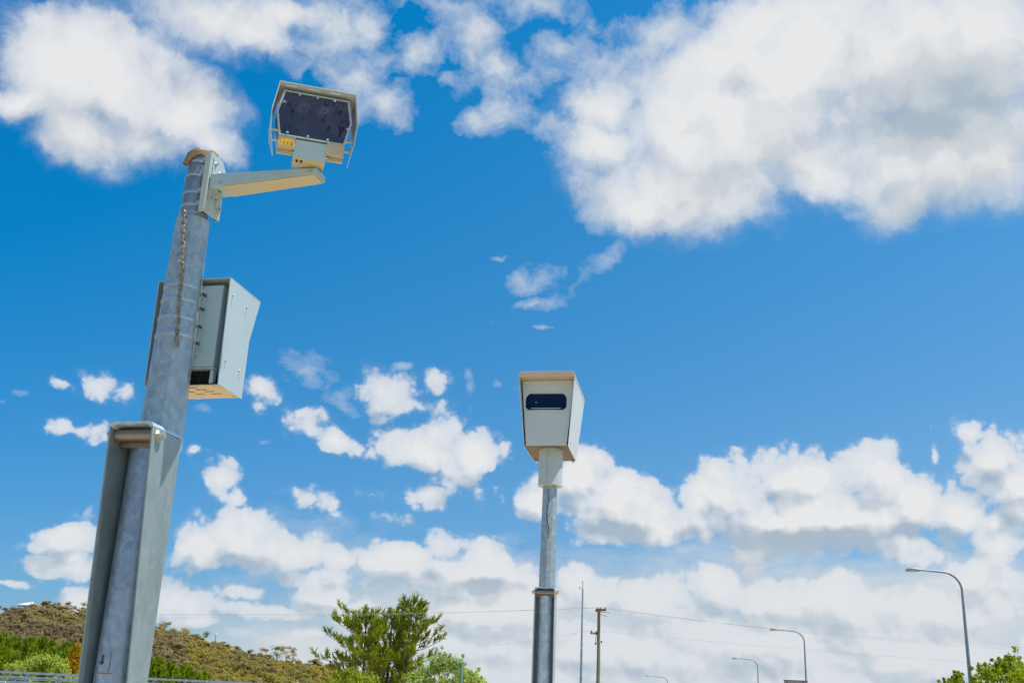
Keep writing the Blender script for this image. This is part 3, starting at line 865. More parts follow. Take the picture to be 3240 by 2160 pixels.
# front panel with slot window
m = MB()
def fx(z): return hw(z) - .013
PW = [(-fx(zb_), zb_), (fx(zb_), zb_), (fx(zt), zt), (-fx(zt), zt)]
wc, wz, ww, wh, cr_ = -.012, 4.256, .184, .074, .062
hole = []
for (cx, cz, a0) in ((ww - cr_, wh - .02 - cr_ + .02, 0), (-ww + cr_, wh - cr_, 90), (-ww + .03, -wh + .03, 180), (ww - .03, -wh + .03, 270)):
    rr = cr_ if a0 < 180 else .03
    for i in range(7):
        an = R(a0 + 90 * i / 6); hole.append((wc + cx + rr * cos(an), wz + cz + rr * sin(an)))
# triangulated panel with the hole
def panel_with_hole(outer, hole, y, T, name, mt, par):
    bm = bmesh.new()
    for yy in (y,):
        vo = [bm.verts.new((x, yy, z)) for x, z in outer]; vh = [bm.verts.new((x, yy, z)) for x, z in hole]
        eds = [bm.edges.new((vo[i], vo[(i + 1) % len(vo)])) for i in range(len(vo))] + [bm.edges.new((vh[i], vh[(i + 1) % len(vh)])) for i in range(len(vh))]
        bmesh.ops.triangle_fill(bm, use_beauty=True, use_dissolve=False, edges=eds)
    me = bpy.data.meshes.new(name); bm.to_mesh(me); bm.free(); me.materials.append(mt)
    o = bpy.data.objects.new(name, me); COL.objects.link(o); o.parent = par
    s = o.modifiers.new('s', 'SOLIDIFY'); s.thickness = T; s.offset = 0
    return o
fp = panel_with_hole(PW, hole, -.195, .006, 'front_panel', M_FRONT, cam2)
for x, z in ((-.225, 4.418), (.215, 4.418), (-.203, 4.150), (.19, 4.150), (-.178, 3.878), (.165, 3.878)):
    MB().tube([(x, -.197, z), (x, -.2015, z)], .0055, 10).obj('screw', M_STEEL, fp)
def f_glass(g, b, t):
    b.inputs['Base Color'].default_value = (.006, .014, .04, 1); b.inputs['Roughness'].default_value = .12
    p = P(g); b.inputs['Specular IOR Level'].default_value = .25
M_NAVY = mat('dark_navy_glass', f_glass)
win2 = MB().span((wc - ww - .01, -.178, wz - wh - .01), (wc + ww + .01, -.174, wz + wh + .012)).obj('camera_window', M_NAVY, cam2)
MB().tube([(wc - .015, -.176, wz), (wc - .015, -.1815, wz)], .040, 28).obj('lens', M_NAVY, win2)
MB().ball((-.105, -.181, 4.25), .006, 10, 6).obj('lens_glint', M_BAND, win2)
MB().span((wc - ww + .02, -.205, wz - wh - .008), (wc + ww - .022, -.172, wz - wh + .002)).obj('window_sill', M_GAP, win2)
MB().span((wc - ww + .042, -.203, wz + wh - .002), (wc + ww - .042, -.173, wz + wh + .004)).obj('window_brow', M_CREAM, win2)
# little folded apron under the window
apron = MB()
ap = [(-.150, 4.192), (-.10, 4.165), (-.04, 4.118), (-.018, 4.108), (.004, 4.108), (.026, 4.118), (.08, 4.165), (.125, 4.192)]
apron.prism([(x, -.1985, z) for x, z in ap], (0, -.004, 0)); apron.obj('window_apron', M_FRONT, cam2, bevel=.001)
# side shields
for sg in (-1, 1):
    m = MB()
    out = [(-.205, zb_ - .004), (-.205, zb_), (-.300, zt - .02), (-.300, zt + .008), (.500, zt + .008), (.405, zb_ - .004)]
    pts = [(sg * (hw(z) + .004), y, z) for y, z in out]
    m.prism(pts, (-sg * .004, 0, 0))
    s_ = m.obj('side_shield', M_CREAM, cam2)
    for y, z in ((-.16, 4.38), (.30, 4.38), (.02, 4.10), (-.10, 3.90), (.33, 3.92)):
        MB().tube([(sg * hw(z), y, z), (sg * (hw(z) + .009), y, z)], .006, 8).obj('screw', M_STEEL, s_)
# hood: rounded top
m = MB(); a = hw(zt) + .006; r = .045; pts = []
for i in range(9):
    an = pi - pi / 2 * i / 8; pts.append((-a + r + r * cos(an), zt + .012 + r * sin(an)))
for i in range(9):
    an = pi / 2 - pi / 2 * i / 8; pts.append((a - r + r * cos(an), zt + .012 + r * sin(an)))
pts = [(-a, zt - .006)] + pts + [(a, zt - .006)] + [(a - .006, zt - .006), (a - .006, zt + .004), (-a + .006, zt + .004), (-a + .006, zt - .006)]
m.prism([(x, -.306, z) for x, z in pts], (0, .82, 0)); m.obj('hood', M_TAN, cam2, bevel=.004)
# floor and back
m = MB(); m._add([(-hw(zb_) + .004, -.196, zb_), (hw(zb_) - .004, -.196, zb_), (hw(zb_) - .004, .405, zb_), (-hw(zb_) + .004, .405, zb_),
        (-hw(zb_) + .004, -.196, zb_ + .008), (hw(zb_) - .004, -.196, zb_ + .008), (hw(zb_) - .004, .405, zb_ + .008), (-hw(zb_) + .004, .405, zb_ + .008)],
       [(0, 1, 2, 3), (7, 6, 5, 4), (0, 4, 5, 1), (1, 5, 6, 2), (2, 6, 7, 3), (3, 7, 4, 0)])
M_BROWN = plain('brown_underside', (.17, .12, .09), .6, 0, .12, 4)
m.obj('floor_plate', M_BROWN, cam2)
for sg in (-1, 1): MB().span((sg * (hw(zb_) - .03), .34, zb_ - .02), (sg * (hw(zb_) - .012), .40, zb_ + .002)).obj('hinge_lug', M_STEEL, cam2)
sl = MB().tube([(.018, 0, 3.527), (.018, 0, 3.852)], .106, 48).obj('sleeve', M_SLEEVE, cam2)
for z in (3.62, 3.795): MB().tube([(.012, -.1, z), (.012, -.1095, z)], .006, 10).obj('screw', M_STEEL, sl)
MB().span((-.002, -.1072, 3.53), (.0, -.10, 3.84)).obj('seam', M_GREY_D, sl)
MB().ring((.018, 0, 3.849), .1075, .09, .012, 40).obj('sleeve_collar', M_SLEEVE, sl)

# ------------------------------------------------------------------ slim mast with a small camera on top
M_MAST = galv('mast_steel', (.26, .31, .37), .06, .3, .5)
p = at(1838, 2160, 70.0)
mast = thing('camera_mast', 'tall thin stepped grey mast with tiny camera at its top, left of the wooden pole', 'mast', (p.x, p.y, 0))
MB().tube([(0, 0, 0), (0, 0, 3.35)], [.125, .105], 14).obj('lower_shaft', M_MAST, mast)
MB().tube([(0, 0, 3.33), (0, 0, 9.35)], [.082, .045], 12).obj('upper_shaft', M_MAST, mast)
MB().tube([(0, 0, 9.35), (0, 0, 9.75)], .022, 8).obj('top_rod', M_MAST, mast)
MB().ball((0, 0, 9.80), .055, 10, 8, (1, 1, 1.6)).obj('beacon', M_CREAM, mast)
MB().tube([(-.02, 0, 9.33), (-.16, 0, 9.33), (-.17, 0, 9.36)], .018, 6).obj('side_arm', M_MAST, mast)
MB().ball((-.19, 0, 9.42), .062, 10, 8).obj('dome_camera', M_GREY_D, mast)
MB().ring((0, 0, 3.35), .115, .07, .05, 16).obj('joint_collar', M_MAST, mast)
MB().ring((0, 0, 5.75), .075, .05, .08, 16).obj('joint_collar', M_CREAM, mast)

# ------------------------------------------------------------------ wooden power pole and its lines
def f_wood(g, b, t):
    p = P(g); z = g.sep(p)[2]
    n = g.noise(g.v('MULTIPLY', p, (1, 1, .08)), 26, 5, .65)
    c1 = g.ramp(n, [(.3, (.13, .085, .05)), (.7, (.30, .21, .12))])
    c2 = g.ramp(n, [(.3, (.10, .14, .07)), (.7, (.24, .30, .15))])
    f = g.mapr(g.m('ADD', z, g.m('MULTIPLY', n, 1.2)), 7.6, 9.0, 0, 1)
    g.l.new(g.mix(f, c2, c1), b.inputs['Base Color']); b.inputs['Roughness'].default_value = .85
M_WOOD = mat('treated_timber', f_wood)
M_ARM = plain('weathered_crossarm', (.22, .15, .09), .85)
M_INS = plain('dark_insulator', (.05, .035, .03), .3)
M_WIRE = plain('weathered_conductor', (.40, .41, .41), .8, 0, .1)
pb = at(1892, 2160, 90.0)
pp = thing('power_pole', 'wooden power pole, green below and brown above, right of the thin mast', 'pole', (pb.x, pb.y, 0))
rnd = random.Random(4)
zz = [i * .85 for i in range(12)] + [10.05]
MB().tube([(rnd.uniform(-.02, .02), 0, z) for z in zz], [.175 - .0055 * z for z in zz], 14).obj('shaft', M_WOOD, pp)
xa = R(62)
def armbox(z, L0, L1, yaw, h=.12):
    m = MB(Matrix.Translation((0, 0, z)) @ Matrix.Rotation(yaw, 4, 'Z'))
    m.span((L0, -.13 - .10, -h / 2), (L1, -.13, h / 2)); return m
armbox(9.86, -.2, 1.15, R(-58), .17).obj('cross_arm', M_ARM, pp)
armbox(8.08, -.2, .75, R(222), .15).obj('cross_arm', M_ARM, pp)
ins_pts = []
for zc, yw, offs in ((9.86, R(-58), (-.1, .5, 1.05)), (8.08, R(222), (.1, .65))):
    for o_ in offs:
        q = Matrix.Rotation(yw, 4, 'Z') @ V((o_, -.18, 0))
        MB().tube([(q.x, q.y, zc + .05), (q.x, q.y, zc + .12), (q.x, q.y, zc + .2)], [.03, .06, .035], 8).obj('insulator', M_INS, pp)
        ins_pts.append(V((pb.x + q.x, pb.y + q.y, zc + .22)))
for z, x in ((7.30, -.24), (7.45, .22)): MB().ball((x, -.05, z), .07, 8, 6, (1, 1, 1.4)).obj('fuse', M_INS, pp)
MB().tube([(-.2, -.15, 8.0), (-.24, -.12, 7.7), (-.24, -.06, 7.4)], .018, 6).obj('down_lead', M_INS, pp)
MB().tube([(.05, -.1, 9.6), (.45, -.25, 9.46), (.62, -.35, 9.42)], .02, 6).obj('stay_bracket', M_ARM, pp)
MB().tube([(.05, -.1, 9.75), (.7, -.3, 9.72), (.85, -.4, 9.66)], .025, 6).obj('stay_bracket', M_ARM, pp)

# second wooden pole of the line, behind the thick pole
pb2 = at(372, 2160, 99.0)
def wire(a, b, sag, label, r=.0075, n=28):
    a, b = V(a), V(b)
    pts = [a.lerp(b, i / n) - V((0, 0, sag * 4 * (i / n) * (1 - i / n))) for i in range(n + 1)]
    o = MB().tube(pts, r, 5).obj('power_line', M_WIRE)
    return tag(o, label, 'wire', 'power lines strung from the wooden pole')
lt = [(ins_pts[0], 'left', 1940, 98.2), (ins_pts[1], 'left', 1943, 99.0), (ins_pts[2], 'left', 1953, 99.8)]
LL = ['highest wire running left from the wooden power pole past the pine tops', 'middle wire running left from the wooden power pole past the pine tops',
      'lowest of three wires running left from the wooden power pole past the pines']
LR = ['highest wire sagging right from the top of the wooden power pole', 'middle wire sagging right from the top of the wooden power pole',
      'third wire down sagging right from the top of the wooden power pole']
for k, (q, _, y, d) in enumerate(lt):
    wire(q, at(372, y, d), .25, LL[k])
    wire(q, at(3420, 2042 + 10 * k, 101 + k), .55, LR[k])
wire(ins_pts[3], at(3420, 2118, 100), .15, 'lowest lone wire sagging right from the lower crossarm of the wooden pole')
wire(ins_pts[4] + V((0, 0, 1.0)), at(1765, 2035, 150), .3, 'short service wire dropping left from the wooden power pole', .009)
wire(ins_pts[4], at(1500, 2040, 160), .3, 'faint service wire leaving left from the lower crossarm of the wooden pole', .009)

# ------------------------------------------------------------------ street lamps along the road
M_LAMP = galv('lamp_steel', (.24, .29, .33), .07, .4, .45)
M_HEAD = plain('lamp_head_grey', (.33, .31, .30), .5, .2)
M_LENS = plain('lamp_glass', (.6, .58, .5), .3)
def make_lamp(label, loc, rz, h, reach):
    t = thing('street_lamp', label, 'street lamp', loc, rz, 'street lamps along the road')
    rc = .80
    hs = h - .12 - rc * sin(R(86)) - (reach - rc) * .06
    MB().tube([(0, 0, 0), (0, 0, hs)], [.105, .055], 14).obj('shaft', M_LAMP, t)
    pts = [(0, 0, hs - .02)]
    for i in range(11):
        a = R(86) * i / 10; pts.append((-rc + rc * cos(a), 0, hs + .12 + rc * sin(a)))
    ex, ez = pts[-1][0], pts[-1][2]
    pts.append((-reach, 0, ez + (reach + ex) * .06))
    MB().tube(pts, [.05] * (len(pts) - 1) + [.036], 12).obj('outreach_arm', M_LAMP, t)
    hx, hz = pts[-1][0], pts[-1][2]
    m = MB()
    m.tube([(hx + .12, 0, hz - .01), (hx - .05, 0, hz + .0), (hx - .28, 0, hz + .01), (hx - .46, 0, hz - .01), (hx - .56, 0, hz - .035)], [.045, .075, .095, .08, .03], 12)
    hd = m.obj('lamp_head', M_HEAD, t)
    MB().ball((hx - .28, 0, hz - .05), .11, 12, 8, (1.5, .8, .55)).obj('lamp_glass', M_LENS, hd)
    MB().ball((hx - .12, 0, hz + .08), .032, 8, 6).obj('photocell', M_CREAM, hd)
    return t
for px, tx, ty, D, lab in ((3071, 2893, 1807, 52.0, 'tallest and nearest curved street lamp, rising through the bushes at right'),
                           (2551, 2456, 1992, 86.0, 'second curved street lamp, standing behind the back of the sign'),
                           (2399, 2332, 2082, 124.5, 'third curved street lamp, left of the sign and shorter'),
                           (2112, 2052, 2137, 184.0, 'farthest tiny curved street lamp, only its arm showing at the bottom edge')):
    b_ = at(px, 2160, D); tip = at(tx, ty, D)
    make_lamp(lab, (b_.x, b_.y, 0), R(-6), tip.z, abs(tip.x - b_.x) / cos(R(6)))

# ------------------------------------------------------------------ back of a road sign
sp = at(2518, 2160, 55.0)
M_BOARD = plain('sign_back', (.50, .40, .36), .55, .1, .1, 3)
sg_t = thing('road_sign', 'back of a brownish road sign board at the bottom edge beside the second lamp', 'sign', (sp.x, sp.y, 0), R(-5))
zt_ = at(2518, 2152, 55.0).z
MB().span((-.545, 0, zt_ - .8), (.545, .02, zt_)).obj('board', M_BOARD, sg_t)
fr = MB(); fr.span((-.56, -.012, zt_ - .02), (.56, .03, zt_ + .025)); fr.span((-.56, -.012, zt_ - .82), (.56, .03, zt_ - .8))
fr.obj('frame', M_ARM, sg_t)
for x in (-.36, .36): MB().tube([(x, -.035, 0), (x, -.035, zt_ - .03)], .03, 10).obj('post', M_LAMP, sg_t)
MB().span((-.54, -.02, zt_ - .22), (.54, -.001, zt_ - .16)).obj('stiffener', M_LAMP, sg_t)

# green timber post
gp_ = at(1458, 2160, 45.0); ztp = at(1458, 2098, 45.0).z
gpo = thing('timber_post', 'plain green timber post standing in front of the round light green tree', 'post', (gp_.x, gp_.y, 0))
M_GPOST = plain('green_timber', (.10, .19, .13), .8, 0, .3, 8)
MB().tube([(0, 0, 0), (0, 0, ztp - .01), (0, 0, ztp)], [.075, .066, .060], 16).obj('shaft', M_GPOST, gpo)
MB().ring((0, 0, ztp - .25), .069, .06, .012, 16).obj('wire_band', M_WIRE, gpo)

# ------------------------------------------------------------------ raised road with its railing
M_RAIL = galv('bridge_rail_steel', (.22, .28, .36), .08, .25, .6)
M_CONC = plain('bridge_concrete', (.50, .47, .40), .85, 0, .15, 3)
ra = at(0, 2120, 82.0); rb = at(950, 2157.5, 80.0)
dirv = (rb - ra); dirv.z = 0; Lr = dirv.length; dirv.normalize()
rz = math.atan2(dirv.y, dirv.x)
base = ra - dirv * 20.0
zr = ra.z
M_EMB = M_GROUND
emb = thing('overpass_bridge', 'low concrete overpass edge running under the steel railing at left', 'bridge', (base.x, base.y, 0), rz)
MB().span((-30, 0, zr - 1.75), (90, 9, zr - 1.05)).obj('deck', M_CONC, emb)
MB().span((-30, -.25, zr - 1.12), (90, .28, zr - .735)).obj('parapet', M_CONC, emb)
for k in range(9): MB().span((-24 + 13 * k, 1, 0), (-23 + 13 * k, 8, zr - 1.75)).obj('pier', M_CONC, emb)
ral = thing('bridge_railing', 'blue grey steel railing with three rails along the overpass at left', 'railing', (base.x, base.y, 0), rz)
slope = (rb.z - ra.z) / Lr
for z, h in ((-.07, .14), (-.36, .12), (-.48, .05), (-.66, .10)):
    MB().span((-30, -.06, zr + z - h / 2), (90, .04, zr + z + h / 2)).obj('rail', M_RAIL, ral)
k = 0
x = 20.0 + 57 / 42.5 - 24
first = None
while x < 60:
    m = MB() if first is None else None
    if first is None:
        m.prism([(-.09, -.02, zr - .72), (.09, -.02, zr - .72), (.08, -.02, zr - .02), (-.08, -.02, zr - .02)], (0, .16, 0))
        first = m.obj('post', M_RAIL, ral); first.location.x = x
        b2 = MB().span((-.18, -.16, zr - .737), (.18, .2, zr - .70)).obj('base_plate', M_CREAM, first)
        fb = b2
    else:
        o = first.copy(); COL.objects.link(o); o.location.x = x
        q = fb.copy(); COL.objects.link(q); q.parent = o
    x += 2.03
# small blue sign at the foot of the railing, cut by the left edge
bs = at(2, 2160, 78.0)
bst = thing('small_sign', 'tiny blue and white sign below the railing at the left edge', 'sign', (bs.x, bs.y, 0))
M_BLUE = plain('blue_sign_face', (.05, .18, .45), .5); M_WHITE = plain('white_sign_face', (.75, .75, .75), .5)
zbs = at(2, 2154, 78.0).z
MB().span((-.45, 0, zbs - .6), (.3, .02, zbs)).obj('board', M_WHITE, bst)
MB().span((-.41, -.004, zbs - .56), (.26, 0, zbs - .04)).obj('face', M_BLUE, bst)
MB().tube([(-.1, .05, 0), (-.1, .05, zbs - .1)], .03, 8).obj('post', M_LAMP, bst)
# ------------------------------------------------------------------ vegetation
import numpy as np
class Leaves:
    def __init__(s, seed): s.v = []; s.r = np.random.default_rng(seed); s.n = 0
    def quads(s, c, a, b):
        """c centres, a/b half axes, each (n,3)"""
        c, a, b = (np.asarray(x, float) for x in (c, a, b))
        q = np.stack([c - a - b * .3, c + a * .25 - b, c + a + b * .3, c - a * .25 + b], 1)
        s.v.append(q.reshape(-1, 3))
    def blob(s, centre, rad, n, size, flat=.0, hollow=.45, upb=0.0):
        r = s.r
        d = r.normal(size=(n, 3)); d /= np.linalg.norm(d, axis=1)[:, None]
        rr = (hollow + (1 - hollow) * r.random(n) ** .6)[:, None]
        c = np.array(centre) + d * rr * np.array(rad)
        nrm = d + r.normal(size=(n, 3)) * .7 + np.array([0, 0, upb]); nrm /= np.linalg.norm(nrm, axis=1)[:, None]
        t = np.cross(nrm, r.normal(size=(n, 3))); t /= np.linalg.norm(t, axis=1)[:, None]
        b = np.cross(nrm, t)
        sz = size * (.6 + .8 * r.random(n))[:, None]
        s.quads(c, t * sz, b * sz * .55)
    def obj(s, name, mt, parent=None):
        v = np.concatenate(s.v); n = len(v) // 4
        me = bpy.data.meshes.new(name)
        me.vertices.add(len(v)); me.vertices.foreach_set('co', v.astype(np.float32).ravel())
        me.loops.add(4 * n); me.loops.foreach_set('vertex_index', np.arange(4 * n, dtype=np.int32))
        me.polygons.add(n); me.polygons.foreach_set('loop_start', np.arange(0, 4 * n, 4, dtype=np.int32))
        me.update(calc_edges=True); me.materials.append(mt)
        o = bpy.data.objects.new(name, me); COL.objects.link(o)
        if parent: o.parent = parent
        return o

M_BARK = plain('grey_brown_bark', (.12, .085, .065), .9, 0, .4, 6)
M_PALEBARK = plain('pale_gum_bark', (.42, .36, .30), .8, 0, .3, 3)
L_PINE = leaf('pine_needles', (0.149, 0.196, 0.014), (0.338, 0.371, 0.019), (0.486, 0.392, 0.041), .5, .45)
L_CON = leaf('plantation_pine', (0.101, 0.169, 0.008), (0.297, 0.371, 0.014), (0.405, 0.432, 0.027), .22, .45)
L_YEL = leaf('yellow_foliage', (.26, .16, .006), (.50, .30, .01), (.30, .27, .02), .6, .35)
L_PALE = leaf('pale_green_foliage', (.24, .29, .04), (.42, .48, .07), (.52, .58, .12), .8, .35)
L_GUM = leaf('hill_gum_foliage', (.30, .23, .14), (.42, .30, .14), (.56, .37, .11), .03, .6, 5)
L_GUM2 = leaf('hill_gum_ochre', (0.341, 0.264, 0.109), (0.512, 0.372, 0.093), (0.682, 0.434, 0.078), .03, .6, 5)
L_GUMG = leaf('hill_gum_green', (.225, .215, .10), (.36, .325, .11), (.47, .395, .13), .035, .6, 5)
L_LIME = leaf('lime_foliage', (.17, .22, .008), (.35, .41, .012), (.46, .47, .025), .9, .45)
L_MIX = leaf('light_tree_foliage', (.28, .35, .07), (.45, .54, .14), (.56, .42, .07), .45, .35)
L_BUSH = leaf('dark_bush_foliage', (0.189, 0.243, 0.016), (0.365, 0.405, 0.027), None, .8, .35)

def limb(m, a, b, r0, r1, rnd, n=4, wob=.06):
    a, b = V(a), V(b); L = (b - a).length
    pts = [a.lerp(b, i / n) + (V((rnd.uniform(-1, 1), rnd.uniform(-1, 1), rnd.uniform(-1, 1))) * L * wob if 0 < i < n else V((0, 0, 0))) for i in range(n + 1)]
    m.tube(pts, [r0 + (r1 - r0) * i / n for i in range(n + 1)], 6); return pts

# --- tall pines: whorled limbs whose ends turn up into needle brushes
def pine(name, label, px, D, ytop, seed, spread, low, gap=0.0, dens=1.0, lean=0.0, asym=0.0, group=None):
    rnd = random.Random(seed)
    b = at(px, 2160, D); top = at(px, ytop, D).z
    t = thing(name, label, 'tree', (b.x, b.y, 0), 0, group)
    m = MB(); H_ = top
    tp = [(lean * (z / H_) ** 2 + rnd.uniform(-.06, .06), 0, z) for z in [H_ * i / 9 for i in range(9)] + [H_ - .5]]
    m.tube(tp, [.26 * (1 - .88 * i / 9) for i in range(10)], 9)
    lv = Leaves(seed)
    brushes = []
    z = low
    while z < H_ - .5:
        q = (z - low) / (H_ - low)
        nb = rnd.choice((3, 4, 4, 5))
        a0 = rnd.uniform(0, 6.28)
        for k in range(nb):
            a = a0 + 6.28 * k / nb + rnd.uniform(-.4, .4)
            prof = (.62 + .55 * q if q < .25 else 1.0 - .80 * ((q - .25) / .75) ** 1.9)
            Lb = spread * prof * rnd.uniform(.55, 1.12) * (1 + asym * cos(a))
            if rnd.random() < gap: continue
            x0 = lean * (z / H_) ** 2
            s = V((x0, 0, z)); el = R(rnd.uniform(-8, 24) + 22 * q)
            d = V((cos(a) * cos(el), sin(a) * cos(el), sin(el)))
            e = s + d * Lb; e2 = e + V((d.x * .3, d.y * .3, .55)) * min(.8, Lb * .35)
            mid = s.lerp(e, .5) - V((0, 0, .05 * Lb))
            m.tube([s, mid, e, e2], [.055 * (1 - .6 * q), .04 * (1 - .5 * q), .02, .012], 5)
            ns = max(2, int(Lb * 1.7))
            for i in range(ns):
                f = .3 + .7 * (i + rnd.random() * .6) / ns
                c = s.lerp(e, f)
                side = d.cross(V((0, 0, 1))).normalized() * rnd.choice((-1, 1))
                dd = (d * .7 + side * rnd.uniform(.1, .9) + V((0, 0, rnd.uniform(.5, 1.6)))).normalized()
                ln_ = rnd.uniform(.35, .8) * (.6 + .4 * (1 - q))
                tip = c + dd * ln_
                m.tube([c, tip], [.014, .008], 3, cap=False)
                brushes.append((tip, dd))
            brushes.append((e2, (e2 - e).normalized()))
        z += rnd.uniform(.32, .55)
    for k in range(5): brushes.append((V((tp[-1][0] + rnd.uniform(-.2, .2), rnd.uniform(-.2, .2), H_ - .1 - .3 * k)), V((rnd.uniform(-.25, .25), rnd.uniform(-.25, .25), 1)).normalized()))
    r = lv.r
    n = int(15 * dens)
    for tip, dd in brushes:
        dv = np.array(dd)
        rn = r.normal(size=(n, 3)); ax = dv + rn * .42; ax /= np.linalg.norm(ax, axis=1)[:, None]
        ln_ = (.24 + .22 * r.random(n))[:, None]
        off = (r.random(n) * .62 - .42)[:, None]
        c = np.array(tip) + dv * off + ax * ln_ * .5 + r.normal(size=(n, 3)) * .05
        w = np.cross(ax, r.normal(size=(n, 3))); w /= np.linalg.norm(w, axis=1)[:, None]
        lv.quads(c, ax * ln_, w * .05)
    m.obj('trunk', M_BARK, t)
    lv.obj('crown', L_PINE, t)
    return t

def bushy(name, label, cat, px, D, ytop, halfw, leafm, seed, n=2600, size=.13, group=None, clumps=26, stem=.09, squash=.8, twig=0, zlow=.25):
    """rounded tree or shrub made of many leafy clumps on a forked stem"""
    rnd = random.Random(seed)
    b = at(px, (ytop + 2160) / 2, D); H_ = at(px, ytop, D).z
    t = thing(name, label, cat, (b.x, b.y, 0), 0, group)
    m = MB(); lv = Leaves(seed)
    m.tube([(0, 0, 0), (0, 0, H_ * .35)], [stem, stem * .7], 8)
    cz = H_ * (zlow + 1) / 2; rz_ = H_ * (1 - zlow) / 2
    for k in range(clumps):
        a = rnd.uniform(0, 6.28); u = rnd.uniform(-.9, 1)
        rr = math.sqrt(max(0, 1 - u * u)) * rnd.uniform(.55, .95)
        c = V((halfw * rr * cos(a), halfw * rr * sin(a) * .9, cz + rz_ * u * .84 - .1 * H_ * (1 if u < .5 else 0) * rnd.random()))
        limb(m, (0, 0, H_ * .3), c, stem * .45, .012, rnd)
        cr = halfw * rnd.uniform(.20, .40)
        lv.blob(c, (cr, cr, cr * squash), n // clumps, size, hollow=.25, upb=.35)
        for _ in range(twig):
            d = V((rnd.uniform(-1, 1), rnd.uniform(-1, 1), rnd.uniform(.3, 1.3))).normalized()
            e = c + d * cr * rnd.uniform(1.0, 1.7)
            m.tube([c, e], [.012, .005], 3, cap=False)
            lv.blob(c.lerp(e, .85), (cr * .22,) * 3, 16, size * .9, hollow=0)
    m.obj('trunk', M_BARK, t); lv.obj('crown', leafm, t)
    return t

pine('pine_tree', 'leftmost of the three tall pines, with olive crown and long low left limbs', 1150, 108, 1930, 11, 3.9, 2.8, .14, 1.25, -.3, -.28)
pine('pine_tree', 'middle pine with dense dark centre crowded between two taller pines', 1222, 111, 1934, 15, 2.9, 2.4, .10, 1.25, .1, 0)
pine('pine_tree', 'tallest pine with open spiky top, at the right of the pine clump', 1280, 109, 1896, 13, 3.1, 2.8, .22, 1.2, .3, .10)
bushy('shrub', 'low olive shrub under the left pine', 'shrub', 1110, 100, 2117, 2.6, L_BUSH, 21, 2600, .14)
bushy('shrub', 'dark green low shrub at the left foot of the pines', 'shrub', 1062, 104, 2139, 2.0, L_BUSH, 22, 1500, .14)
bushy('broadleaf_tree', 'round light green tree right of the pines, behind the green post', 'tree', 1410, 82, 2078, 2.6, L_MIX, 23, 6500, .11, clumps=44, twig=1)
bushy('broadleaf_tree', 'smaller yellowish tree right of the green post', 'tree', 1476, 80, 2112, 1.45, L_MIX, 24, 2400, .10, clumps=24, twig=1)
bushy('shrub', 'green shrub between the tallest pine and the round light tree', 'shrub', 1330, 96, 2116, 1.9, L_BUSH, 25, 1800, .13)
# bright trees at the right edge
bushy('broadleaf_tree', 'bright green leafy tree right of the nearest street lamp', 'tree', 3172, 50, 2088, 1.75, L_LIME, 31, 5200, .085, clumps=36, twig=3)
bushy('broadleaf_tree', 'low bright green tree left of the nearest street lamp', 'tree', 3035, 48, 2122, 1.0, L_LIME, 32, 3000, .08, clumps=26, twig=3)
bushy('broadleaf_tree', 'bright green tree cut by the right edge of the picture', 'tree', 3262, 52, 2105, 1.3, L_LIME, 33, 3000, .085, clumps=26, twig=3)
bushy('shrub', 'lowest bright green shrub at the far left of the right-hand trees', 'shrub', 2990, 47, 2146, .6, L_LIME, 34, 1300, .07, clumps=16, twig=2)
# pale shrubs behind the railing
bushy('shrub', 'large pale green shrub behind the railing at left', 'shrub', 138, 92, 2072, 2.25, L_PALE, 41, 6000, .12, clumps=40)
bushy('shrub', 'smaller pale green shrub at the left edge behind the railing', 'shrub', 36, 90, 2098, 1.35, L_PALE, 42, 2600, .11, clumps=24)
bushy('shrub', 'low pale green shrub between the large shrub and the yellow tree', 'shrub', 196, 95, 2106, .9, L_PALE, 43, 1600, .11, clumps=16)

# plantation conifers behind the railing
def conifer_mesh(seed, H_=10.0, w=1.9):
    rnd = random.Random(seed); lv = Leaves(seed); m = MB()
    m.tube([(0, 0, 0), (0, 0, H_ * .95)], [.16, .03], 6)
    r = lv.r
    z = .4
    while z < H_ - .15:
        q = z / H_
        rad = w * (1 - q) ** .75 * rnd.uniform(.75, 1.1) + .12
        for k in range(7):
            a = rnd.uniform(0, 6.28)
            e = V((rad * cos(a), rad * sin(a), z + rad * .35))
            m.tube([(0, 0, z), e], [.03, .01], 3, cap=False)
            n = 18
            f = (.25 + .85 * r.random(n))[:, None]
            c = np.array((0, 0, z)) * (1 - f) + np.array(e) * f + r.normal(size=(n, 3)) * .15
            ax = np.array([cos(a) * .5, sin(a) * .5, .9]) + r.normal(size=(n, 3)) * .35
            ax /= np.linalg.norm(ax, axis=1)[:, None]
            ww = np.cross(ax, r.normal(size=(n, 3))); ww /= np.linalg.norm(ww, axis=1)[:, None]
            lv.quads(c, ax * .36, ww * .085)
        z += .42
    return m, lv
protos = []
for s in (51, 52, 53, 54):
    m, lv = conifer_mesh(s, 10.0, random.Random(s).uniform(1.6, 2.2))
    t = thing('conifer_tree', '', 'tree', (0, 0, -50))
    m.obj('trunk', M_BARK, t); lv.obj('crown', L_CON, t); protos.append(t)
used = set()
def conifer(px, ytop, D, k, label, group=None, leafm=None):
    b = at(px, (ytop + 2160) / 2, D); h = at(px, ytop, D).z
    o = protos[k] if k not in used else copy_tree(protos[k]); used.add(k)
    o.location = (b.x, b.y, 0); s = h / 10.0; o.scale = (s * 1.08, s * 1.08, s); o.rotation_euler.z = px * .37
    o['label'] = label
    if group: o['group'] = group
    return o
rnd = random.Random(77)
GL = 'deep green plantation conifer in the row behind the left railing'
GR = 'small green plantation conifer in the row right of the thick pole'
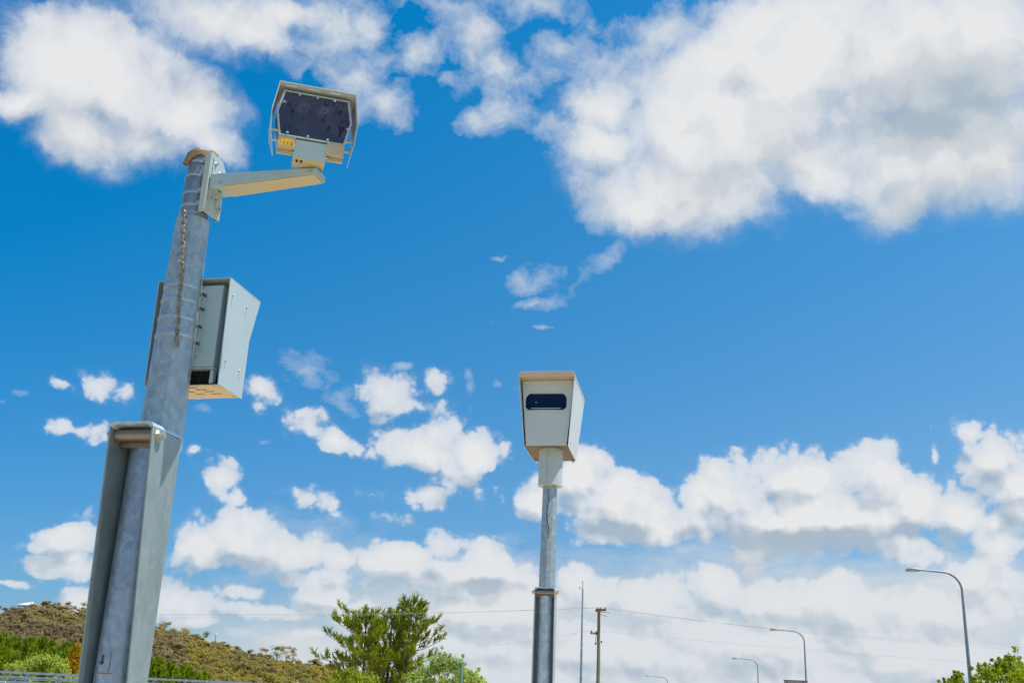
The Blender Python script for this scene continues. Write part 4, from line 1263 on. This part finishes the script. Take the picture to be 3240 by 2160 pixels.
for i in range(16):
    conifer(-20 + i * 19 + rnd.uniform(-5, 5), 2010 + i * 1.9 + rnd.uniform(-14, 14), 150 + rnd.uniform(-9, 9), i % 4, GL, 'plantation conifers left of the thick pole')
for i in range(13):
    conifer(-24 + i * 23 + rnd.uniform(-6, 6), 2044 + i * 1.2 + rnd.uniform(-10, 10), 132 + rnd.uniform(-6, 6), (i + 1) % 4, GL, 'plantation conifers left of the thick pole')
for i in range(14):
    x_ = 476 + i * 14
    conifer(x_ + rnd.uniform(-4, 4), 2082 + (x_ - 480) * .26 + rnd.uniform(-10, 8), 210 + rnd.uniform(-10, 10), i % 4, GR, 'plantation conifers right of the thick pole')
m, lv = conifer_mesh(57, 10.0, 1.9)
yb_ = at(238, 2080, 120); yh = at(240, 2036, 120).z
yt = thing('conifer_tree', 'golden yellow tree beside the thick pole, among green conifers', 'tree', (yb_.x, yb_.y, 0))
yt.scale = (yh / 10,) * 3
m.obj('trunk', M_BARK, yt); lv.obj('crown', L_YEL, yt)
m, lv = conifer_mesh(58, 10.0, 2.1)
yb_ = at(216, 2100, 122); yh = at(215, 2072, 122).z
yt = thing('conifer_tree', 'lower orange tinged tree just left of the golden yellow tree', 'tree', (yb_.x, yb_.y, 0))
yt.scale = (yh / 10,) * 3
m.obj('trunk', M_BARK, yt); lv.obj('crown', L_YEL, yt)

# ------------------------------------------------------------------ the wooded hill
RIDGE = [(-900, 2060), (-500, 1990), (-200, 1960), (0, 1953), (60, 1936), (130, 1928), (200, 1934), (300, 1950), (400, 1976), (505, 2002), (560, 2010), (620, 2030), (690, 2050), (760, 2072), (840, 2092), (930, 2106), (1050, 2118), (1150, 2134), (1350, 2165), (1600, 2215)]
def ridge(px):
    for (x0, y0), (x1, y1) in zip(RIDGE[:-1], RIDGE[1:]):
        if x0 <= px <= x1:
            f = (px - x0) / (x1 - x0); return y0 + (y1 - y0) * f
    return 2215
DR = 430.0
cols = list(range(-900, 1601, 25)); rows = 22
hv = []; hf = []
rnd = random.Random(9)
def hill_pt(px, q):
    """q 0 at the foot (220 m) .. 1 at the ridge .. 1.4 beyond"""
    D = 225 + (DR - 225) * q
    top = max(.5, at(px, ridge(px) + 32, DR).z)
    f = sin(min(q, 1) * pi / 2) ** 1.25 if q <= 1 else 1 - (q - 1) * 1.2
    b = at(px, ridge(px), D)
    return V((b.x, b.y, top * f - .4))
for i, px in enumerate(cols):
    for j in range(rows):
        q = j / (rows - 1) * 1.4
        p_ = hill_pt(px, q); p_.z += rnd.uniform(-.5, .5) if 0 < q < 1 else 0
        hv.append(p_)
for i in range(len(cols) - 1):
    for j in range(rows - 1):
        hf.append((i * rows + j, (i + 1) * rows + j, (i + 1) * rows + j + 1, i * rows + j + 1))
def f_hill(g, b, t):
    geo = t.nodes.new('ShaderNodeNewGeometry'); p = geo.outputs['Position']
    n = g.noise(p, .06, 6, .65)
    c = g.ramp(n, [(.3, (.20, .15, .10)), (.5, (.30, .23, .11)), (.68, (.40, .28, .09)), (.78, (.46, .36, .27))])
    g.l.new(c, b.inputs['Base Color']); b.inputs['Roughness'].default_value = .95
kind(raw('hill', hv, hf, mat('dry_hillside', f_hill), None, True), 'structure')

# bush on the slope: reads as one mass; the crowns on the skyline are trees of their own
def gum_shape(lv, m, base, h, w, rnd, n=150, size=.55):
    b = V(base)
    if m is not None: m.tube([b, b + V((rnd.uniform(-.3, .3), 0, h * .5)), b + V((rnd.uniform(-.6, .6), 0, h * .8))], [.16, .11, .06], 5, cap=False)
    nc = rnd.choice((4, 5, 6, 7))
    for _ in range(nc):
        a = rnd.uniform(0, 6.28); rr = w * rnd.uniform(.1, .75)
        c = b + V((rr * cos(a), rr * sin(a), h * rnd.uniform(.55, .95)))
        if m is not None: m.tube([b + V((0, 0, h * .45)), c], [.07, .03], 4, cap=False)
        s_ = w * rnd.uniform(.28, .5)
        lv.blob(c, (s_, s_, s_ * .55), n // nc, size, hollow=.1, upb=1.6)
def wood(name, leafm, seed, count, zones, size, group=None):
    lv = Leaves(seed); rnd = random.Random(seed); m = MB()
    for _ in range(count):
        px = rnd.uniform(*zones[0]); q = rnd.uniform(*zones[1])
        if 45 < px < 150 and q > .82: continue
        b = hill_pt(px, q)
        gum_shape(lv, m if rnd.random() < .35 else None, b, rnd.uniform(3.4, 5.0) * zones[2], rnd.uniform(2.4, 3.6) * zones[2], rnd, 240, size * .72)
    t = lv.obj(name, leafm); kind(t, 'stuff')
    m.obj('trunks', M_PALEBARK, t)
    return t
L_GUMD = leaf('hill_gum_brown', (.26, .19, .14), (.36, .26, .16), (.46, .33, .15), .03, .6, 5)
L_GUMO = leaf('hill_gum_olive', (.29, .24, .085), (.43, .335, .075), (.55, .42, .11), .035, .6, 5)
wood('hillside_bush', L_GUMD, 61, 360, ((-260, 620), (.2, .82), 1.0), .5)
wood('hillside_bush', L_GUM, 65, 150, ((-260, 900), (.4, 1.0), 1.0), .5)
wood('hillside_bush', L_GUM2, 62, 190, ((-260, 1080), (.70, 1.0), .9), .5)
wood('hillside_bush', L_GUMG, 63, 200, ((-100, 1100), (.2, 1.0), .9), .5)
wood('hillside_bush', L_GUMO, 64, 330, ((560, 1200), (.02, .95), .9), .42)
# skyline gums
rnd = random.Random(91)
sky_gums = [(-10, 7.2), (14, 6.2), (30, 5.6), (134, 6.6), (150, 6.4), (178, 6.2), (205, 7.5), (236, 6.0), (262, 7.4), (520, 8.6), (545, 7.6), (582, 7.0), (612, 6.6), (640, 8.4), (716, 6.2), (742, 5.6), (772, 6.0), (818, 7.6), (842, 7.8), (876, 9.5), (905, 9.8), (924, 8.2), (958, 5.2), (985, 6.8), (1000, 7.4), (1040, 6.0), (1070, 5.6)]
sky_gums += [(rnd.uniform(490, 1100), rnd.uniform(3.6, 6.4)) for _ in range(44)] + [(rnd.uniform(-30, 270), rnd.uniform(3.6, 5.0)) for _ in range(14)]
sky_gums = [q for q in sky_gums if not 55 < q[0] < 132]
for k, (px, h) in enumerate(sky_gums):
    b = hill_pt(px, .99)
    lab = 'wispy gum tree breaking the hill skyline left of the thick pole' if px < 400 else 'wispy gum tree breaking the hill skyline right of the thick pole'
    t = thing('gum_tree', lab, 'tree', b, 0, 'gum trees on the hill skyline, ' + ('left' if px < 400 else 'right'))
    lv = Leaves(300 + k); m = MB()
    gum_shape(lv, m, (0, 0, 0), h * 1.1, h * .42, rnd, 420, .28)
    m.obj('trunk', M_PALEBARK, t); lv.obj('crown', (L_GUM, L_GUMG, L_GUM2)[k % 3], t)
# pale rocks on the slope
M_ROCK = plain('pale_rock', (.48, .40, .33), .9, 0, .25, .8)
for px, q, s_, lab in ((221, .80, 1.6, 'upper pale rock outcrop on the brown hillside'), (243, .70, 1.1, 'lower pale rock outcrop on the brown hillside')):
    b = hill_pt(px, q)
    bm_ = bmesh.new(); bmesh.ops.create_icosphere(bm_, subdivisions=3, radius=s_)
    rr = random.Random(int(px))
    for v_ in bm_.verts:
        v_.co *= 1 + .25 * sin(v_.co.x * 3 + px) * cos(v_.co.z * 4) + rr.uniform(-.08, .08); v_.co.z *= .6; v_.co.x *= 1.7
    me = bpy.data.meshes.new('rock_outcrop'); bm_.to_mesh(me); bm_.free(); me.materials.append(M_ROCK)
    o = bpy.data.objects.new('rock_outcrop', me); COL.objects.link(o); o.location = b + V((0, -4, 3.6)); tag(o, lab, 'rock')
# lookout shelter on the crest
lb = hill_pt(94, .97)
lk = thing('lookout_shelter', 'small lookout shelter with white pyramid roof on top of the hill', 'shelter', (lb.x, lb.y, lb.z))
zroof = at(97, 1919, DR).z - lb.z
m = MB(); rw, rh = 3.5, at(97, 1909, DR).z - at(97, 1919, DR).z
m._add([(-rw, -rw, zroof), (rw, -rw, zroof), (rw, rw, zroof), (-rw, rw, zroof), (-.5, -.5, zroof + rh), (.5, -.5, zroof + rh), (.5, .5, zroof + rh), (-.5, .5, zroof + rh),
        (-rw, -rw, zroof - .3), (rw, -rw, zroof - .3), (rw, rw, zroof - .3), (-rw, rw, zroof - .3)],
       [(0, 1, 5, 4), (1, 2, 6, 5), (2, 3, 7, 6), (3, 0, 4, 7), (4, 5, 6, 7), (8, 9, 1, 0), (9, 10, 2, 1), (10, 11, 3, 2), (11, 8, 0, 3), (11, 10, 9, 8)])
m.obj('roof', plain('white_roof', (.72, .68, .64), .6, 0, .06), lk)
for x in (-2.8, -.9, .9, 2.8):
    for y in (-2.8, 2.8): MB().span((x - .12, y - .12, -2), (x + .12, y + .12, zroof - .3)).obj('post', M_DARK, lk)
MB().span((-3, -3, zroof - 3.0), (3, 3, zroof - 1.9)).obj('deck', plain('dark_timber', (.07, .06, .055), .9), lk)
MB().span((-.6, -.6, zroof + rh - .02), (.6, .6, zroof + rh + .3)).obj('roof_cap', M_WHITE, lk)
# radio mast on the slope
rb_ = hill_pt(678, 1.0)
rm = thing('radio_mast', 'small antenna mast on the hill skyline right of the thick pole', 'mast', (rb_.x, rb_.y, rb_.z - .5))
zt_r = at(678, 2003, DR).z - rb_.z
M_ANT = plain('antenna_grey', (.16, .22, .26), .6, .2)
MB().tube([(0, 0, 0), (0, 0, zt_r)], [.22, .10], 6).obj('shaft', M_ANT, rm)
MB().ball((0, 0, zt_r + .3), .38, 10, 8).obj('beacon', M_WHITE, rm)
for i, (x, z, h) in enumerate(((-.9, .55, 2.4), (.9, .52, 2.6), (.2, .62, 2.2), (1.6, .60, 1.8), (-.4, .40, 1.8), (.8, .30, 1.5))):
    MB().span((min(0, x), -.06, zt_r * z), (max(0, x), .06, zt_r * z + .15)).obj('antenna_arm', M_ANT, rm)
    MB().span((x - .16, -.15, zt_r * z - h * .4), (x + .16, .15, zt_r * z + h * .6)).obj('antenna_panel', M_ANT, rm)
